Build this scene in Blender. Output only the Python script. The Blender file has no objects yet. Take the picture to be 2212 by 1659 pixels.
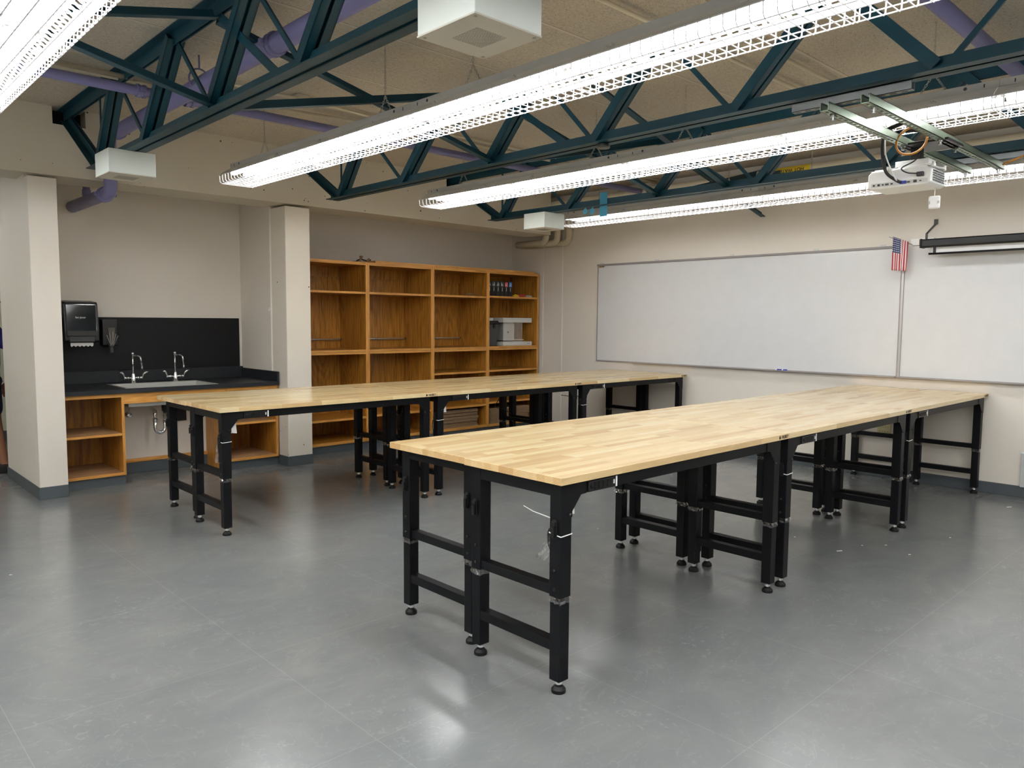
import bpy, bmesh, math, random
from mathutils import Vector, Matrix
random.seed(7)
PI = math.pi
C = bpy.context.scene.collection
XW, YB, ZC = 5.50, 5.07, 3.145        # whiteboard wall, concrete beam face, ceiling

# ------------------------------------------------------------------ helpers
def lin(c):
    c = c / 255.0
    return c / 12.92 if c <= 0.04045 else ((c + 0.055) / 1.055) ** 2.4
def rgb(r, g, b): return (lin(r), lin(g), lin(b), 1.0)

class MB:
    def __init__(s): s.v = []; s.f = []; s.m = Matrix.Identity(4)
    def add(s, vs, fs):
        b = len(s.v); s.v += [tuple(s.m @ Vector(v)) for v in vs]; s.f += [tuple(b + i for i in f) for f in fs]
        return s
    def box(s, x0, y0, z0, x1, y1, z1):
        x0, x1 = min(x0, x1), max(x0, x1); y0, y1 = min(y0, y1), max(y0, y1); z0, z1 = min(z0, z1), max(z0, z1)
        v = [(x, y, z) for x in (x0, x1) for y in (y0, y1) for z in (z0, z1)]
        return s.add(v, [(0, 1, 3, 2), (4, 6, 7, 5), (0, 4, 5, 1), (2, 3, 7, 6), (0, 2, 6, 4), (1, 5, 7, 3)])
    def prism(s, poly, ax, a, b):
        """poly in the two remaining axes (in order), extruded along axis ax from a to b"""
        n = len(poly)
        def P(p, t): q = list(p); q.insert(ax, t); return tuple(q)
        v = [P(p, a) for p in poly] + [P(p, b) for p in poly]
        f = [tuple(range(n)), tuple(range(2 * n - 1, n - 1, -1))] + [(i, i + n, (i + 1) % n + n, (i + 1) % n) for i in range(n)]
        return s.add(v, f)
    def bar(s, p, q, w, h, up=(0, 0, 1)):
        """rectangular bar from p to q, w across, h along up"""
        p, q = Vector(p), Vector(q); d = (q - p).normalized(); u = Vector(up)
        r = d.cross(u).normalized(); u = r.cross(d).normalized()
        v = [e + r * a * w / 2 + u * b * h / 2 for e in (p, q) for a, b in ((-1, -1), (1, -1), (1, 1), (-1, 1))]
        return s.add(v, [(0, 1, 2, 3), (7, 6, 5, 4), (0, 4, 5, 1), (1, 5, 6, 2), (2, 6, 7, 3), (3, 7, 4, 0)])
    def tube(s, pts, r, n=8, closed=False, cap=True):
        pts = [Vector(p) for p in pts]; m = len(pts); rs = r if isinstance(r, (list, tuple)) else [r] * m
        prev = None; b = len(s.v); vs = []
        for i, p in enumerate(pts):
            if closed: d = pts[(i + 1) % m] - pts[i - 1]
            else: d = pts[min(i + 1, m - 1)] - pts[max(i - 1, 0)]
            d = d.normalized() if d.length > 1e-9 else Vector((0, 0, 1))
            if prev is None:
                a = Vector((0, 0, 1)) if abs(d.z) < 0.9 else Vector((1, 0, 0)); u = d.cross(a).normalized()
            else:
                u = prev - d * prev.dot(d); u = u.normalized() if u.length > 1e-6 else d.orthogonal().normalized()
            prev = u; w = d.cross(u)
            vs += [p + (u * math.cos(2 * PI * k / n) + w * math.sin(2 * PI * k / n)) * rs[i] for k in range(n)]
        fs = [(i * n + k, i * n + (k + 1) % n, ((i + 1) % m) * n + (k + 1) % n, ((i + 1) % m) * n + k) for i in range(m if closed else m - 1) for k in range(n)]
        if cap and not closed: fs += [tuple(range(n - 1, -1, -1)), tuple(range((m - 1) * n, m * n))]
        return s.add(vs, fs)
    def lathe(s, prof, c=(0, 0, 0), n=16, ax=2):
        """prof [(r, h)] about axis ax through c"""
        vs = []
        for r, h in prof:
            for k in range(n):
                a = 2 * PI * k / n; q = [r * math.cos(a), r * math.sin(a)]; q.insert(ax, h)
                vs.append(tuple(q[i] + c[i] for i in range(3)))
        m = len(prof)
        fs = [(i * n + k, i * n + (k + 1) % n, (i + 1) * n + (k + 1) % n, (i + 1) * n + k) for i in range(m - 1) for k in range(n)]
        fs += [tuple(range(n - 1, -1, -1)), tuple(range((m - 1) * n, m * n))]
        return s.add(vs, fs)
    def build(s, name, mat, parent=None, bevel=0, smooth=False, loc=None, seg=2):
        me = bpy.data.meshes.new(name); me.from_pydata(s.v, [], s.f); me.validate()
        bm = bmesh.new(); bm.from_mesh(me); bmesh.ops.recalc_face_normals(bm, faces=bm.faces); bm.to_mesh(me); bm.free()
        me.materials.append(mat)
        o = bpy.data.objects.new(name, me); C.objects.link(o)
        if parent is not None: o.parent = parent
        if loc: o.location = loc
        if bevel:
            md = o.modifiers.new('b', 'BEVEL'); md.width = bevel; md.segments = seg; md.limit_method = 'ANGLE'; md.angle_limit = math.radians(40)
        if smooth:
            for p in me.polygons: p.use_smooth = True
        return o

def arc(c, r, a0, a1, n, plane='xz'):
    out = []
    for i in range(n + 1):
        a = math.radians(a0 + (a1 - a0) * i / n); q = [c[0], c[1], c[2]]
        i0, i1 = {'xz': (0, 2), 'yz': (1, 2), 'xy': (0, 1)}[plane]
        q[i0] += r * math.cos(a); q[i1] += r * math.sin(a); out.append(tuple(q))
    return out
def fillet(pts, r, n=5):
    """polyline with its inner corners rounded"""
    pts = [Vector(p) for p in pts]; out = [pts[0]]
    for i in range(1, len(pts) - 1):
        a, b, c = pts[i - 1], pts[i], pts[i + 1]; u = (a - b).normalized(); w = (c - b).normalized()
        rr = min(r, (a - b).length * .49, (c - b).length * .49)
        p, q = b + u * rr, b + w * rr
        for k in range(n + 1):
            t = k / n; out.append((1 - t) ** 2 * p + 2 * t * (1 - t) * b + t * t * q)
    out.append(pts[-1]); return out

def empty(name, loc=(0, 0, 0), rz=0):
    o = bpy.data.objects.new(name, None); C.objects.link(o); o.location = loc; o.rotation_euler = (0, 0, rz)
    o.empty_display_size = .05; return o
def tag(o, label, cat, group=None, kind=None):
    o['label'] = label; o['category'] = cat
    if group: o['group'] = group
    if kind: o['kind'] = kind
    return o
def thing(name, label, cat, loc=(0, 0, 0), rz=0, group=None): return tag(empty(name, loc, rz), label, cat, group)
def struct(o): o['kind'] = 'structure'; return o
def copy_tree(o, parent=None):
    c = o.copy(); C.objects.link(c); c.parent = parent
    for ch in KIDS.get(o.name, []): copy_tree(ch, c)
    return c
KIDS = {}
def index_kids():
    KIDS.clear()
    for o in bpy.data.objects:
        if o.parent: KIDS.setdefault(o.parent.name, []).append(o)
def text_obj(txt, size, mat, parent, loc, rot, name='lettering', bold=0.0, ext=.0004, align='LEFT'):
    cu = bpy.data.curves.new('t', 'FONT'); cu.body = txt; cu.size = size; cu.extrude = ext; cu.offset = bold
    cu.align_x = align; cu.align_y = 'CENTER'
    to = bpy.data.objects.new('t', cu); C.objects.link(to)
    bpy.context.view_layer.update()
    me = bpy.data.meshes.new_from_object(to.evaluated_get(bpy.context.evaluated_depsgraph_get()))
    bpy.data.objects.remove(to); bpy.data.curves.remove(cu)
    me.materials.clear(); me.materials.append(mat)
    o = bpy.data.objects.new(name, me); C.objects.link(o); o.parent = parent; o.location = loc; o.rotation_euler = rot
    return o

# ------------------------------------------------------------------ materials
def newmat(name):
    m = bpy.data.materials.new(name); m.use_nodes = True; nt = m.node_tree
    return m, nt, nt.nodes['Principled BSDF']
def P(name, col, rough=.5, metal=0, spec=.5, coat=0, trans=0, ior=1.45, var=0, vscale=8, bump=0, bscale=60, alpha=1):
    m, nt, b = newmat(name); N = nt.nodes; L = nt.links
    b.inputs['Base Color'].default_value = col; b.inputs['Roughness'].default_value = rough
    b.inputs['Metallic'].default_value = metal; b.inputs['Specular IOR Level'].default_value = spec
    b.inputs['Coat Weight'].default_value = coat; b.inputs['Transmission Weight'].default_value = trans
    b.inputs['IOR'].default_value = ior; b.inputs['Alpha'].default_value = alpha
    tc = N.new('ShaderNodeTexCoord')
    n = N.new('ShaderNodeTexNoise'); n.inputs['Scale'].default_value = vscale; n.inputs['Detail'].default_value = 4
    L.new(tc.outputs['Object'], n.inputs['Vector'])
    hs = N.new('ShaderNodeHueSaturation'); hs.inputs['Color'].default_value = col
    mr = N.new('ShaderNodeMapRange'); mr.inputs[1].default_value = .25; mr.inputs[2].default_value = .75
    v = max(var, .02); mr.inputs[3].default_value = 1 - v; mr.inputs[4].default_value = 1 + v
    L.new(n.outputs['Fac'], mr.inputs[0]); L.new(mr.outputs[0], hs.inputs['Value']); L.new(hs.outputs[0], b.inputs['Base Color'])
    if bump:
        n2 = N.new('ShaderNodeTexNoise'); n2.inputs['Scale'].default_value = bscale; n2.inputs['Detail'].default_value = 3
        L.new(tc.outputs['Object'], n2.inputs['Vector'])
        bp = N.new('ShaderNodeBump'); bp.inputs['Strength'].default_value = bump; bp.inputs['Distance'].default_value = .002
        L.new(n2.outputs['Fac'], bp.inputs['Height']); L.new(bp.outputs[0], b.inputs['Normal'])
    return m
def nd(nt, t, **kw):
    n = nt.nodes.new(t)
    for k, v in kw.items():
        if k.startswith('i_'): n.inputs[int(k[2:])].default_value = v
        else: setattr(n, k, v)
    return n
def mth(nt, op, a, b=None, c=None):
    n = nt.nodes.new('ShaderNodeMath'); n.operation = op
    for i, x in enumerate((a, b, c)):
        if x is None: continue
        if isinstance(x, (int, float)): n.inputs[i].default_value = x
        else: nt.links.new(x, n.inputs[i])
    return n.outputs[0]
def ramp(nt, fac, stops):
    if stops[0][0] > 0: stops = [(0, stops[0][1])] + stops
    r = nt.nodes.new('ShaderNodeValToRGB'); e = r.color_ramp.elements
    while len(e) > 1: e.remove(e[-1])
    e[0].position, e[0].color = stops[0]
    for p, c in stops[1:]:
        x = e.new(p); x.color = c
    nt.links.new(fac, r.inputs[0]); return r.outputs[0]
def mix(nt, fac, a, b, mode='MIX'):
    m = nt.nodes.new('ShaderNodeMix'); m.data_type = 'RGBA'; m.blend_type = mode
    for s, x in ((0, fac), (6, a), (7, b)):
        if isinstance(x, (int, float)) or isinstance(x, tuple): m.inputs[s].default_value = x
        else: nt.links.new(x, m.inputs[s])
    return m.outputs[2]

def mat_floor():
    m, nt, b = newmat('grey_vinyl_floor'); L = nt.links
    tc = nd(nt, 'ShaderNodeTexCoord'); sep = nd(nt, 'ShaderNodeSeparateXYZ'); L.new(tc.outputs['Object'], sep.inputs[0])
    mp = nd(nt, 'ShaderNodeMapping'); mp.inputs['Scale'].default_value = (1.0, 1.35, 1); mp.inputs['Rotation'].default_value = (0, 0, .5); L.new(tc.outputs['Object'], mp.inputs[0])
    n1 = nd(nt, 'ShaderNodeTexNoise'); n1.inputs['Scale'].default_value = 2.2; n1.inputs['Detail'].default_value = 7; n1.inputs['Roughness'].default_value = .62; n1.inputs['Distortion'].default_value = 1.0
    L.new(mp.outputs[0], n1.inputs['Vector'])
    col = ramp(nt, n1.outputs['Fac'], [(0, rgb(106, 109, 110)), (.38, rgb(112, 115, 115)), (.55, rgb(117, 119, 118)), (1, rgb(129, 131, 129))])
    # fine pale veins
    n2 = nd(nt, 'ShaderNodeTexNoise'); n2.inputs['Scale'].default_value = 3.1; n2.inputs['Detail'].default_value = 6; n2.inputs['Distortion'].default_value = 2.2
    L.new(mp.outputs[0], n2.inputs['Vector'])
    v = mth(nt, 'ABSOLUTE', mth(nt, 'SUBTRACT', n2.outputs['Fac'], .5))
    vr = nd(nt, 'ShaderNodeMapRange'); vr.inputs[1].default_value = 0; vr.inputs[2].default_value = .010; vr.inputs[3].default_value = .09; vr.inputs[4].default_value = 0; L.new(v, vr.inputs[0])
    col = mix(nt, vr.outputs[0], col, rgb(176, 178, 174))
    # clusters of pale scuff marks
    n3 = nd(nt, 'ShaderNodeTexNoise'); n3.inputs['Scale'].default_value = 26; n3.inputs['Detail'].default_value = 4; n3.inputs['Distortion'].default_value = 1.5; L.new(tc.outputs['Object'], n3.inputs['Vector'])
    n4 = nd(nt, 'ShaderNodeTexNoise'); n4.inputs['Scale'].default_value = 1.7; L.new(tc.outputs['Object'], n4.inputs['Vector'])
    s3 = nd(nt, 'ShaderNodeMapRange'); s3.inputs[1].default_value = .60; s3.inputs[2].default_value = .68; L.new(n3.outputs['Fac'], s3.inputs[0])
    s4 = nd(nt, 'ShaderNodeMapRange'); s4.inputs[1].default_value = .52; s4.inputs[2].default_value = .66; L.new(n4.outputs['Fac'], s4.inputs[0])
    sc = mth(nt, 'MULTIPLY', s3.outputs[0], s4.outputs[0])
    col = mix(nt, mth(nt, 'MULTIPLY', sc, .14), col, rgb(186, 187, 182))
    # sheet seams
    def seam(o, w):
        f = mth(nt, 'FRACT', mth(nt, 'DIVIDE', mth(nt, 'ADD', o, 20.0), w)); return mth(nt, 'LESS_THAN', f, .0035)
    s = mth(nt, 'MAXIMUM', seam(sep.outputs[0], .92), seam(sep.outputs[1], .92))
    col = mix(nt, mth(nt, 'MULTIPLY', s, .18), col, rgb(168, 169, 166))
    L.new(col, b.inputs['Base Color'])
    b.inputs['Roughness'].default_value = .21
    b.inputs['Specular IOR Level'].default_value = .75
    bp = nd(nt, 'ShaderNodeBump'); bp.inputs['Strength'].default_value = .03; bp.inputs['Distance'].default_value = .003
    n5 = nd(nt, 'ShaderNodeTexNoise'); n5.inputs['Scale'].default_value = 90; L.new(tc.outputs['Object'], n5.inputs['Vector']); L.new(n5.outputs['Fac'], bp.inputs['Height']); L.new(bp.outputs[0], b.inputs['Normal'])
    return m
def mat_ceiling():
    m, nt, b = newmat('wood_fibre_ceiling'); L = nt.links
    tc = nd(nt, 'ShaderNodeTexCoord'); sep = nd(nt, 'ShaderNodeSeparateXYZ'); L.new(tc.outputs['Object'], sep.inputs[0])
    mp = nd(nt, 'ShaderNodeMapping'); mp.inputs['Scale'].default_value = (.55, 1, 1); L.new(tc.outputs['Object'], mp.inputs[0])
    n1 = nd(nt, 'ShaderNodeTexNoise'); n1.inputs['Scale'].default_value = 105; n1.inputs['Detail'].default_value = 5; n1.inputs['Roughness'].default_value = .7; n1.inputs['Distortion'].default_value = 1.2; L.new(mp.outputs[0], n1.inputs['Vector'])
    col = ramp(nt, n1.outputs['Fac'], [(.3, rgb(132, 124, 110)), (.42, rgb(182, 173, 157)), (.6, rgb(205, 196, 180)), (.75, rgb(216, 207, 192))])
    n2 = nd(nt, 'ShaderNodeTexNoise'); n2.inputs['Scale'].default_value = 1.4; n2.inputs['Detail'].default_value = 3; L.new(tc.outputs['Object'], n2.inputs['Vector'])
    mr = nd(nt, 'ShaderNodeMapRange'); mr.inputs[3].default_value = .86; mr.inputs[4].default_value = 1.12; L.new(n2.outputs['Fac'], mr.inputs[0])
    hs = nd(nt, 'ShaderNodeHueSaturation'); L.new(col, hs.inputs['Color']); L.new(mr.outputs[0], hs.inputs['Value'])
    f = mth(nt, 'FRACT', mth(nt, 'DIVIDE', mth(nt, 'ADD', sep.outputs[1], 20.0 * .797 - 1.16 + .012), .797))
    s = mth(nt, 'LESS_THAN', f, .03); s2 = mth(nt, 'LESS_THAN', f, .004)
    c2 = mix(nt, s, hs.outputs[0], rgb(206, 197, 182)); c2 = mix(nt, s2, c2, rgb(90, 82, 72))
    L.new(c2, b.inputs['Base Color']); b.inputs['Roughness'].default_value = .95; b.inputs['Specular IOR Level'].default_value = .1
    bp = nd(nt, 'ShaderNodeBump'); bp.inputs['Strength'].default_value = .6; bp.inputs['Distance'].default_value = .004; L.new(n1.outputs['Fac'], bp.inputs['Height']); L.new(bp.outputs[0], b.inputs['Normal'])
    return m
def mat_concrete(name, col, pits=.71, bump=.25):
    m, nt, b = newmat(name); L = nt.links
    tc = nd(nt, 'ShaderNodeTexCoord')
    n1 = nd(nt, 'ShaderNodeTexNoise'); n1.inputs['Scale'].default_value = 22; n1.inputs['Detail'].default_value = 2; n1.inputs['Distortion'].default_value = .6; L.new(tc.outputs['Object'], n1.inputs['Vector'])
    n2 = nd(nt, 'ShaderNodeTexNoise'); n2.inputs['Scale'].default_value = 1.3; n2.inputs['Detail'].default_value = 5; L.new(tc.outputs['Object'], n2.inputs['Vector'])
    mr = nd(nt, 'ShaderNodeMapRange'); mr.inputs[3].default_value = .93; mr.inputs[4].default_value = 1.06; L.new(n2.outputs['Fac'], mr.inputs[0])
    hs = nd(nt, 'ShaderNodeHueSaturation'); hs.inputs['Color'].default_value = col; L.new(mr.outputs[0], hs.inputs['Value'])
    vor = nd(nt, 'ShaderNodeTexVoronoi'); vor.inputs['Scale'].default_value = 21; L.new(tc.outputs['Object'], vor.inputs['Vector'])
    wn = nd(nt, 'ShaderNodeTexWhiteNoise'); L.new(vor.outputs['Color'], wn.inputs['Vector'])
    rad = mth(nt, 'MULTIPLY', mth(nt, 'GREATER_THAN', wn.outputs['Value'], pits), mth(nt, 'MULTIPLY', mth(nt, 'POWER', n2.outputs['Fac'], 2.0), .52))
    pit = mth(nt, 'LESS_THAN', mth(nt, 'ADD', vor.outputs['Distance'], mth(nt, 'MULTIPLY', n1.outputs['Fac'], .04)), rad)
    L.new(mix(nt, pit, hs.outputs[0], rgb(78, 70, 60)), b.inputs['Base Color'])
    b.inputs['Roughness'].default_value = .62
    h = mth(nt, 'SUBTRACT', n1.outputs['Fac'], mth(nt, 'MULTIPLY', pit, 1.5))
    bp = nd(nt, 'ShaderNodeBump'); bp.inputs['Strength'].default_value = bump; bp.inputs['Distance'].default_value = .003; L.new(h, bp.inputs['Height']); L.new(bp.outputs[0], b.inputs['Normal'])
    return m
def mat_butcher():
    m, nt, b = newmat('butcher_block'); L = nt.links
    tc = nd(nt, 'ShaderNodeTexCoord'); sep = nd(nt, 'ShaderNodeSeparateXYZ'); L.new(tc.outputs['Object'], sep.inputs[0])
    oi = nd(nt, 'ShaderNodeObjectInfo'); rnd = oi.outputs['Random']
    row = mth(nt, 'FLOOR', mth(nt, 'DIVIDE', sep.outputs[1], .0445))
    w1 = nd(nt, 'ShaderNodeTexWhiteNoise'); w1.noise_dimensions = '2D'; cv = nd(nt, 'ShaderNodeCombineXYZ'); L.new(row, cv.inputs[0]); L.new(rnd, cv.inputs[1]); L.new(cv.outputs[0], w1.inputs['Vector'])
    ln = mth(nt, 'ADD', .30, mth(nt, 'MULTIPLY', w1.outputs['Value'], .28))
    st = mth(nt, 'FLOOR', mth(nt, 'DIVIDE', mth(nt, 'ADD', sep.outputs[0], mth(nt, 'MULTIPLY', w1.outputs['Value'], 3.7)), ln))
    w2 = nd(nt, 'ShaderNodeTexWhiteNoise'); w2.noise_dimensions = '3D'; cv2 = nd(nt, 'ShaderNodeCombineXYZ'); L.new(row, cv2.inputs[0]); L.new(st, cv2.inputs[1]); L.new(rnd, cv2.inputs[2]); L.new(cv2.outputs[0], w2.inputs['Vector'])
    col = ramp(nt, w2.outputs['Value'], [(0, rgb(200, 166, 118)), (.15, rgb(214, 184, 134)), (.5, rgb(224, 197, 148)), (.8, rgb(228, 204, 156)), (1, rgb(232, 211, 168))])
    mp = nd(nt, 'ShaderNodeMapping'); mp.inputs['Scale'].default_value = (3, 34, 34); L.new(tc.outputs['Object'], mp.inputs[0])
    ad = nd(nt, 'ShaderNodeVectorMath'); ad.operation = 'ADD'; L.new(mp.outputs[0], ad.inputs[0]); sc = nd(nt, 'ShaderNodeVectorMath'); sc.operation = 'SCALE'; sc.inputs['Scale'].default_value = 30; L.new(w2.outputs['Color'], sc.inputs[0]); L.new(sc.outputs[0], ad.inputs[1])
    g = nd(nt, 'ShaderNodeTexNoise'); g.inputs['Scale'].default_value = 2.4; g.inputs['Detail'].default_value = 5; g.inputs['Distortion'].default_value = .8; L.new(ad.outputs[0], g.inputs['Vector'])
    mr = nd(nt, 'ShaderNodeMapRange'); mr.inputs[1].default_value = .3; mr.inputs[2].default_value = .7; mr.inputs[3].default_value = .90; mr.inputs[4].default_value = 1.06; L.new(g.outputs['Fac'], mr.inputs[0])
    hs = nd(nt, 'ShaderNodeHueSaturation'); L.new(col, hs.inputs['Color']); L.new(mr.outputs[0], hs.inputs['Value'])
    sn = nd(nt, 'ShaderNodeSeparateXYZ'); L.new(tc.outputs['Normal'], sn.inputs[0])
    endf = mth(nt, 'GREATER_THAN', mth(nt, 'ABSOLUTE', sn.outputs[0]), .8)
    wv = nd(nt, 'ShaderNodeTexWave'); wv.wave_type = 'RINGS'; wv.inputs['Scale'].default_value = 38; wv.inputs['Distortion'].default_value = 3; wv.inputs['Detail'].default_value = 2
    L.new(ad.outputs[0], wv.inputs['Vector']); wv.inputs['Scale'].default_value = 1.1
    eg = mix(nt, wv.outputs['Fac'], rgb(196, 158, 112), rgb(228, 200, 156))
    fin = mix(nt, endf, hs.outputs[0], mix(nt, .40, hs.outputs[0], eg, 'MULTIPLY'))
    L.new(fin, b.inputs['Base Color']); b.inputs['Roughness'].default_value = .22; b.inputs['Specular IOR Level'].default_value = .5; b.inputs['Coat Weight'].default_value = .25; b.inputs['Coat Roughness'].default_value = .12
    return m
def mat_oak(name, c0, c1, axis=2, rough=.35):
    m, nt, b = newmat(name); L = nt.links
    tc = nd(nt, 'ShaderNodeTexCoord'); oi = nd(nt, 'ShaderNodeObjectInfo')
    mp = nd(nt, 'ShaderNodeMapping'); s = [26, 26, 26]; s[axis] = 1.6; mp.inputs['Scale'].default_value = s; L.new(tc.outputs['Object'], mp.inputs[0])
    cv = nd(nt, 'ShaderNodeCombineXYZ'); k = mth(nt, 'MULTIPLY', oi.outputs['Random'], 40.0)
    for i in range(3): L.new(k, cv.inputs[i])
    ad = nd(nt, 'ShaderNodeVectorMath'); ad.operation = 'ADD'; L.new(mp.outputs[0], ad.inputs[0]); L.new(cv.outputs[0], ad.inputs[1])
    mp2 = nd(nt, 'ShaderNodeMapping'); s2 = [3.2, 3.2, 3.2]; s2[axis] = .5; mp2.inputs['Scale'].default_value = s2; L.new(tc.outputs['Object'], mp2.inputs[0])
    big = nd(nt, 'ShaderNodeTexNoise'); big.inputs['Scale'].default_value = 1.0; big.inputs['Distortion'].default_value = .5; L.new(mp2.outputs[0], big.inputs['Vector'])
    rings = mth(nt, 'SINE', mth(nt, 'MULTIPLY', big.outputs['Fac'], 95.0))
    g = nd(nt, 'ShaderNodeTexNoise'); g.inputs['Scale'].default_value = 2.0; g.inputs['Detail'].default_value = 6; g.inputs['Roughness'].default_value = .65; L.new(ad.outputs[0], g.inputs['Vector'])
    f = mth(nt, 'ADD', mth(nt, 'MULTIPLY', rings, .06), g.outputs['Fac'])
    L.new(ramp(nt, f, [(.3, c0), (.62, c1)]), b.inputs['Base Color'])
    b.inputs['Roughness'].default_value = rough
    return m
def mat_emit(name, col, s):
    m, nt, b = newmat(name); b.inputs['Base Color'].default_value = (1, 1, 1, 1); b.inputs['Emission Color'].default_value = col; b.inputs['Emission Strength'].default_value = s
    return m

M = {}
M['floor'] = mat_floor(); M['ceil'] = mat_ceiling()
M['wall'] = P('warm_white_paint', rgb(226, 218, 206), .6, var=.015, vscale=1.5, bump=.06, bscale=140)
M['hallwall'] = P('hall_cream_paint', rgb(214, 212, 188), .6, var=.015, vscale=1.5)
M['conc'] = mat_concrete('painted_concrete_beam', rgb(203, 195, 178), .78, .3)
M['conc2'] = mat_concrete('painted_concrete_pillar', rgb(228, 220, 206), .9, .18)
M['base'] = P('rubber_baseboard', rgb(72, 78, 82), .5, var=.04)
M['teal'] = P('teal_steel_paint', rgb(12, 57, 70), .42, spec=.4, var=.10, vscale=3)
M['black'] = P('black_powder_coat', rgb(10, 11, 14), .45, spec=.22, bump=.08, bscale=500)
M['blackp'] = P('black_plastic', rgb(18, 18, 20), .35)
M['rubber'] = P('black_rubber', rgb(14, 14, 15), .5, spec=.3)
M['nut'] = P('bright_zinc_nut', rgb(232, 236, 236), .3, metal=.6)
M['chrome'] = P('chrome', rgb(225, 228, 230), .08, metal=1)
M['zinc'] = P('zinc_steel', rgb(176, 180, 178), .3, metal=1, var=.08)
M['strut'] = P('green_zinc_strut', rgb(128, 142, 122), .34, metal=.7, var=.15, vscale=5)
M['galv'] = P('galvanised_channel', rgb(132, 136, 138), .45, metal=.7, var=.1, vscale=12)
M['steel'] = P('stainless_steel', rgb(206, 206, 200), .36, metal=.6)
M['butcher'] = mat_butcher()
M['oak'] = mat_oak('oak_veneer', rgb(122, 76, 20), rgb(184, 127, 48))
M['oakh'] = mat_oak('oak_edge', rgb(176, 118, 48), rgb(212, 154, 78), axis=0)
M['oakv'] = mat_oak('oak_stile', rgb(176, 118, 48), rgb(212, 154, 78), axis=2)
M['dusty'] = mat_oak('dusty_oak_shelf', rgb(146, 104, 66), rgb(186, 146, 104), axis=0, rough=.6)
M['laminate'] = P('black_laminate', rgb(34, 36, 39), .45, spec=.35, var=.06, vscale=4)
M['slate'] = P('black_splash_panel', rgb(14, 14, 16), .55, spec=.3, var=.05, vscale=3)
M['lamp'] = mat_emit('fluorescent_tube', (.965, .985, 1, 1), 35.0)
M['lamp2'] = mat_emit('dimmed_fluorescent_tube', (.965, .985, 1, 1), 11.5)  # turned down so the nearby whiteboard wall is not too bright
M['lamp3'] = mat_emit('boosted_fluorescent_tube', (.965, .985, 1, 1), 62.0)  # boosted output for unseen fixtures, raises the room's overall light
M['white'] = P('white_enamel', rgb(236, 236, 234), .32)
M['housing'] = P('grey_white_enamel', rgb(196, 196, 192), .4)
M['wire'] = P('white_coated_wire', rgb(214, 212, 214), .4)
M['chain'] = P('dull_chain', rgb(176, 170, 158), .5, metal=.2)
M['purple'] = P('lilac_pipe_paint', rgb(116, 114, 156), .42, var=.05)
M['cream'] = P('cream_pipe_lagging', rgb(206, 196, 172), .6, var=.05)
M['yellow'] = P('yellow_label', rgb(222, 190, 50), .5)
M['board'] = P('whiteboard_enamel', rgb(216, 216, 216), .16, spec=.5, coat=.3)
M['rail'] = P('anodised_grey_rail', rgb(150, 144, 142), .45)
M['alu'] = P('aluminium_trim', rgb(196, 192, 190), .32, metal=.85)
M['cork'] = P('cork', rgb(172, 128, 78), .8, var=.1, vscale=80)
M['speaker'] = P('white_speaker_box', rgb(226, 232, 226), .42)
M['grille'] = P('perforated_grille', rgb(196, 192, 180), .5)
M['blueshirt'] = P('navy_blue_cloth', rgb(24, 26, 96), .8, var=.05, bump=.3, bscale=300)
M['shorts'] = P('dark_blue_cloth', rgb(26, 30, 58), .85, bump=.3, bscale=300)
M['skin'] = P('skin', rgb(150, 102, 76), .5, var=.05)
M['hair'] = P('dark_hair', rgb(36, 26, 22), .6)
M['shoe'] = P('black_sandal', rgb(26, 24, 24), .6)
M['red'] = P('red_label', rgb(196, 62, 66), .5)
M['blue'] = P('blue_label', rgb(40, 108, 190), .5)
M['bluep'] = P('blue_plastic', rgb(36, 52, 160), .4)
M['tape'] = P('blue_masking_tape', rgb(54, 132, 160), .6)
M['orange'] = P('amber_cord', rgb(176, 118, 36), .45)
M['paper'] = P('paper', rgb(232, 230, 226), .8)
M['ink'] = P('black_ink', rgb(28, 24, 20), .6)
M['card'] = P('kraft_cardboard', rgb(150, 122, 92), .85, var=.08, vscale=20)
M['outlet'] = P('ivory_outlet', rgb(206, 196, 150), .4)
M['greybox'] = P('grey_steel_box', rgb(186, 188, 186), .4)
M['tie'] = P('white_nylon', rgb(242, 242, 242), .35)
M['smoke'] = P('smoked_plastic', rgb(40, 44, 46), .08, coat=.5)
M['lightgrey'] = P('light_grey_plastic', rgb(206, 206, 202), .4)
M['darkgrey'] = P('dark_grey_plastic', rgb(60, 62, 62), .4)
def mat_clear(name, tint=(1, 1, 1, 1), a=.05, rough=.06, f=.5):
    m, nt, b = newmat(name); L = nt.links
    gl = nd(nt, 'ShaderNodeBsdfGlossy'); gl.inputs['Roughness'].default_value = rough; gl.inputs['Color'].default_value = tint
    tr = nd(nt, 'ShaderNodeBsdfTransparent'); mx = nd(nt, 'ShaderNodeMixShader'); lw = nd(nt, 'ShaderNodeLayerWeight'); lw.inputs[0].default_value = .35
    L.new(mth(nt, 'ADD', mth(nt, 'MULTIPLY', lw.outputs['Facing'], f), a), mx.inputs[0])
    L.new(tr.outputs[0], mx.inputs[1]); L.new(gl.outputs[0], mx.inputs[2]); L.new(mx.outputs[0], nt.nodes['Material Output'].inputs[0])
    return m
M['clear'] = mat_clear('clear_film', a=.12, f=.5); M['acryl'] = mat_clear('clear_acrylic', a=.10, rough=.03, f=.4)

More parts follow.
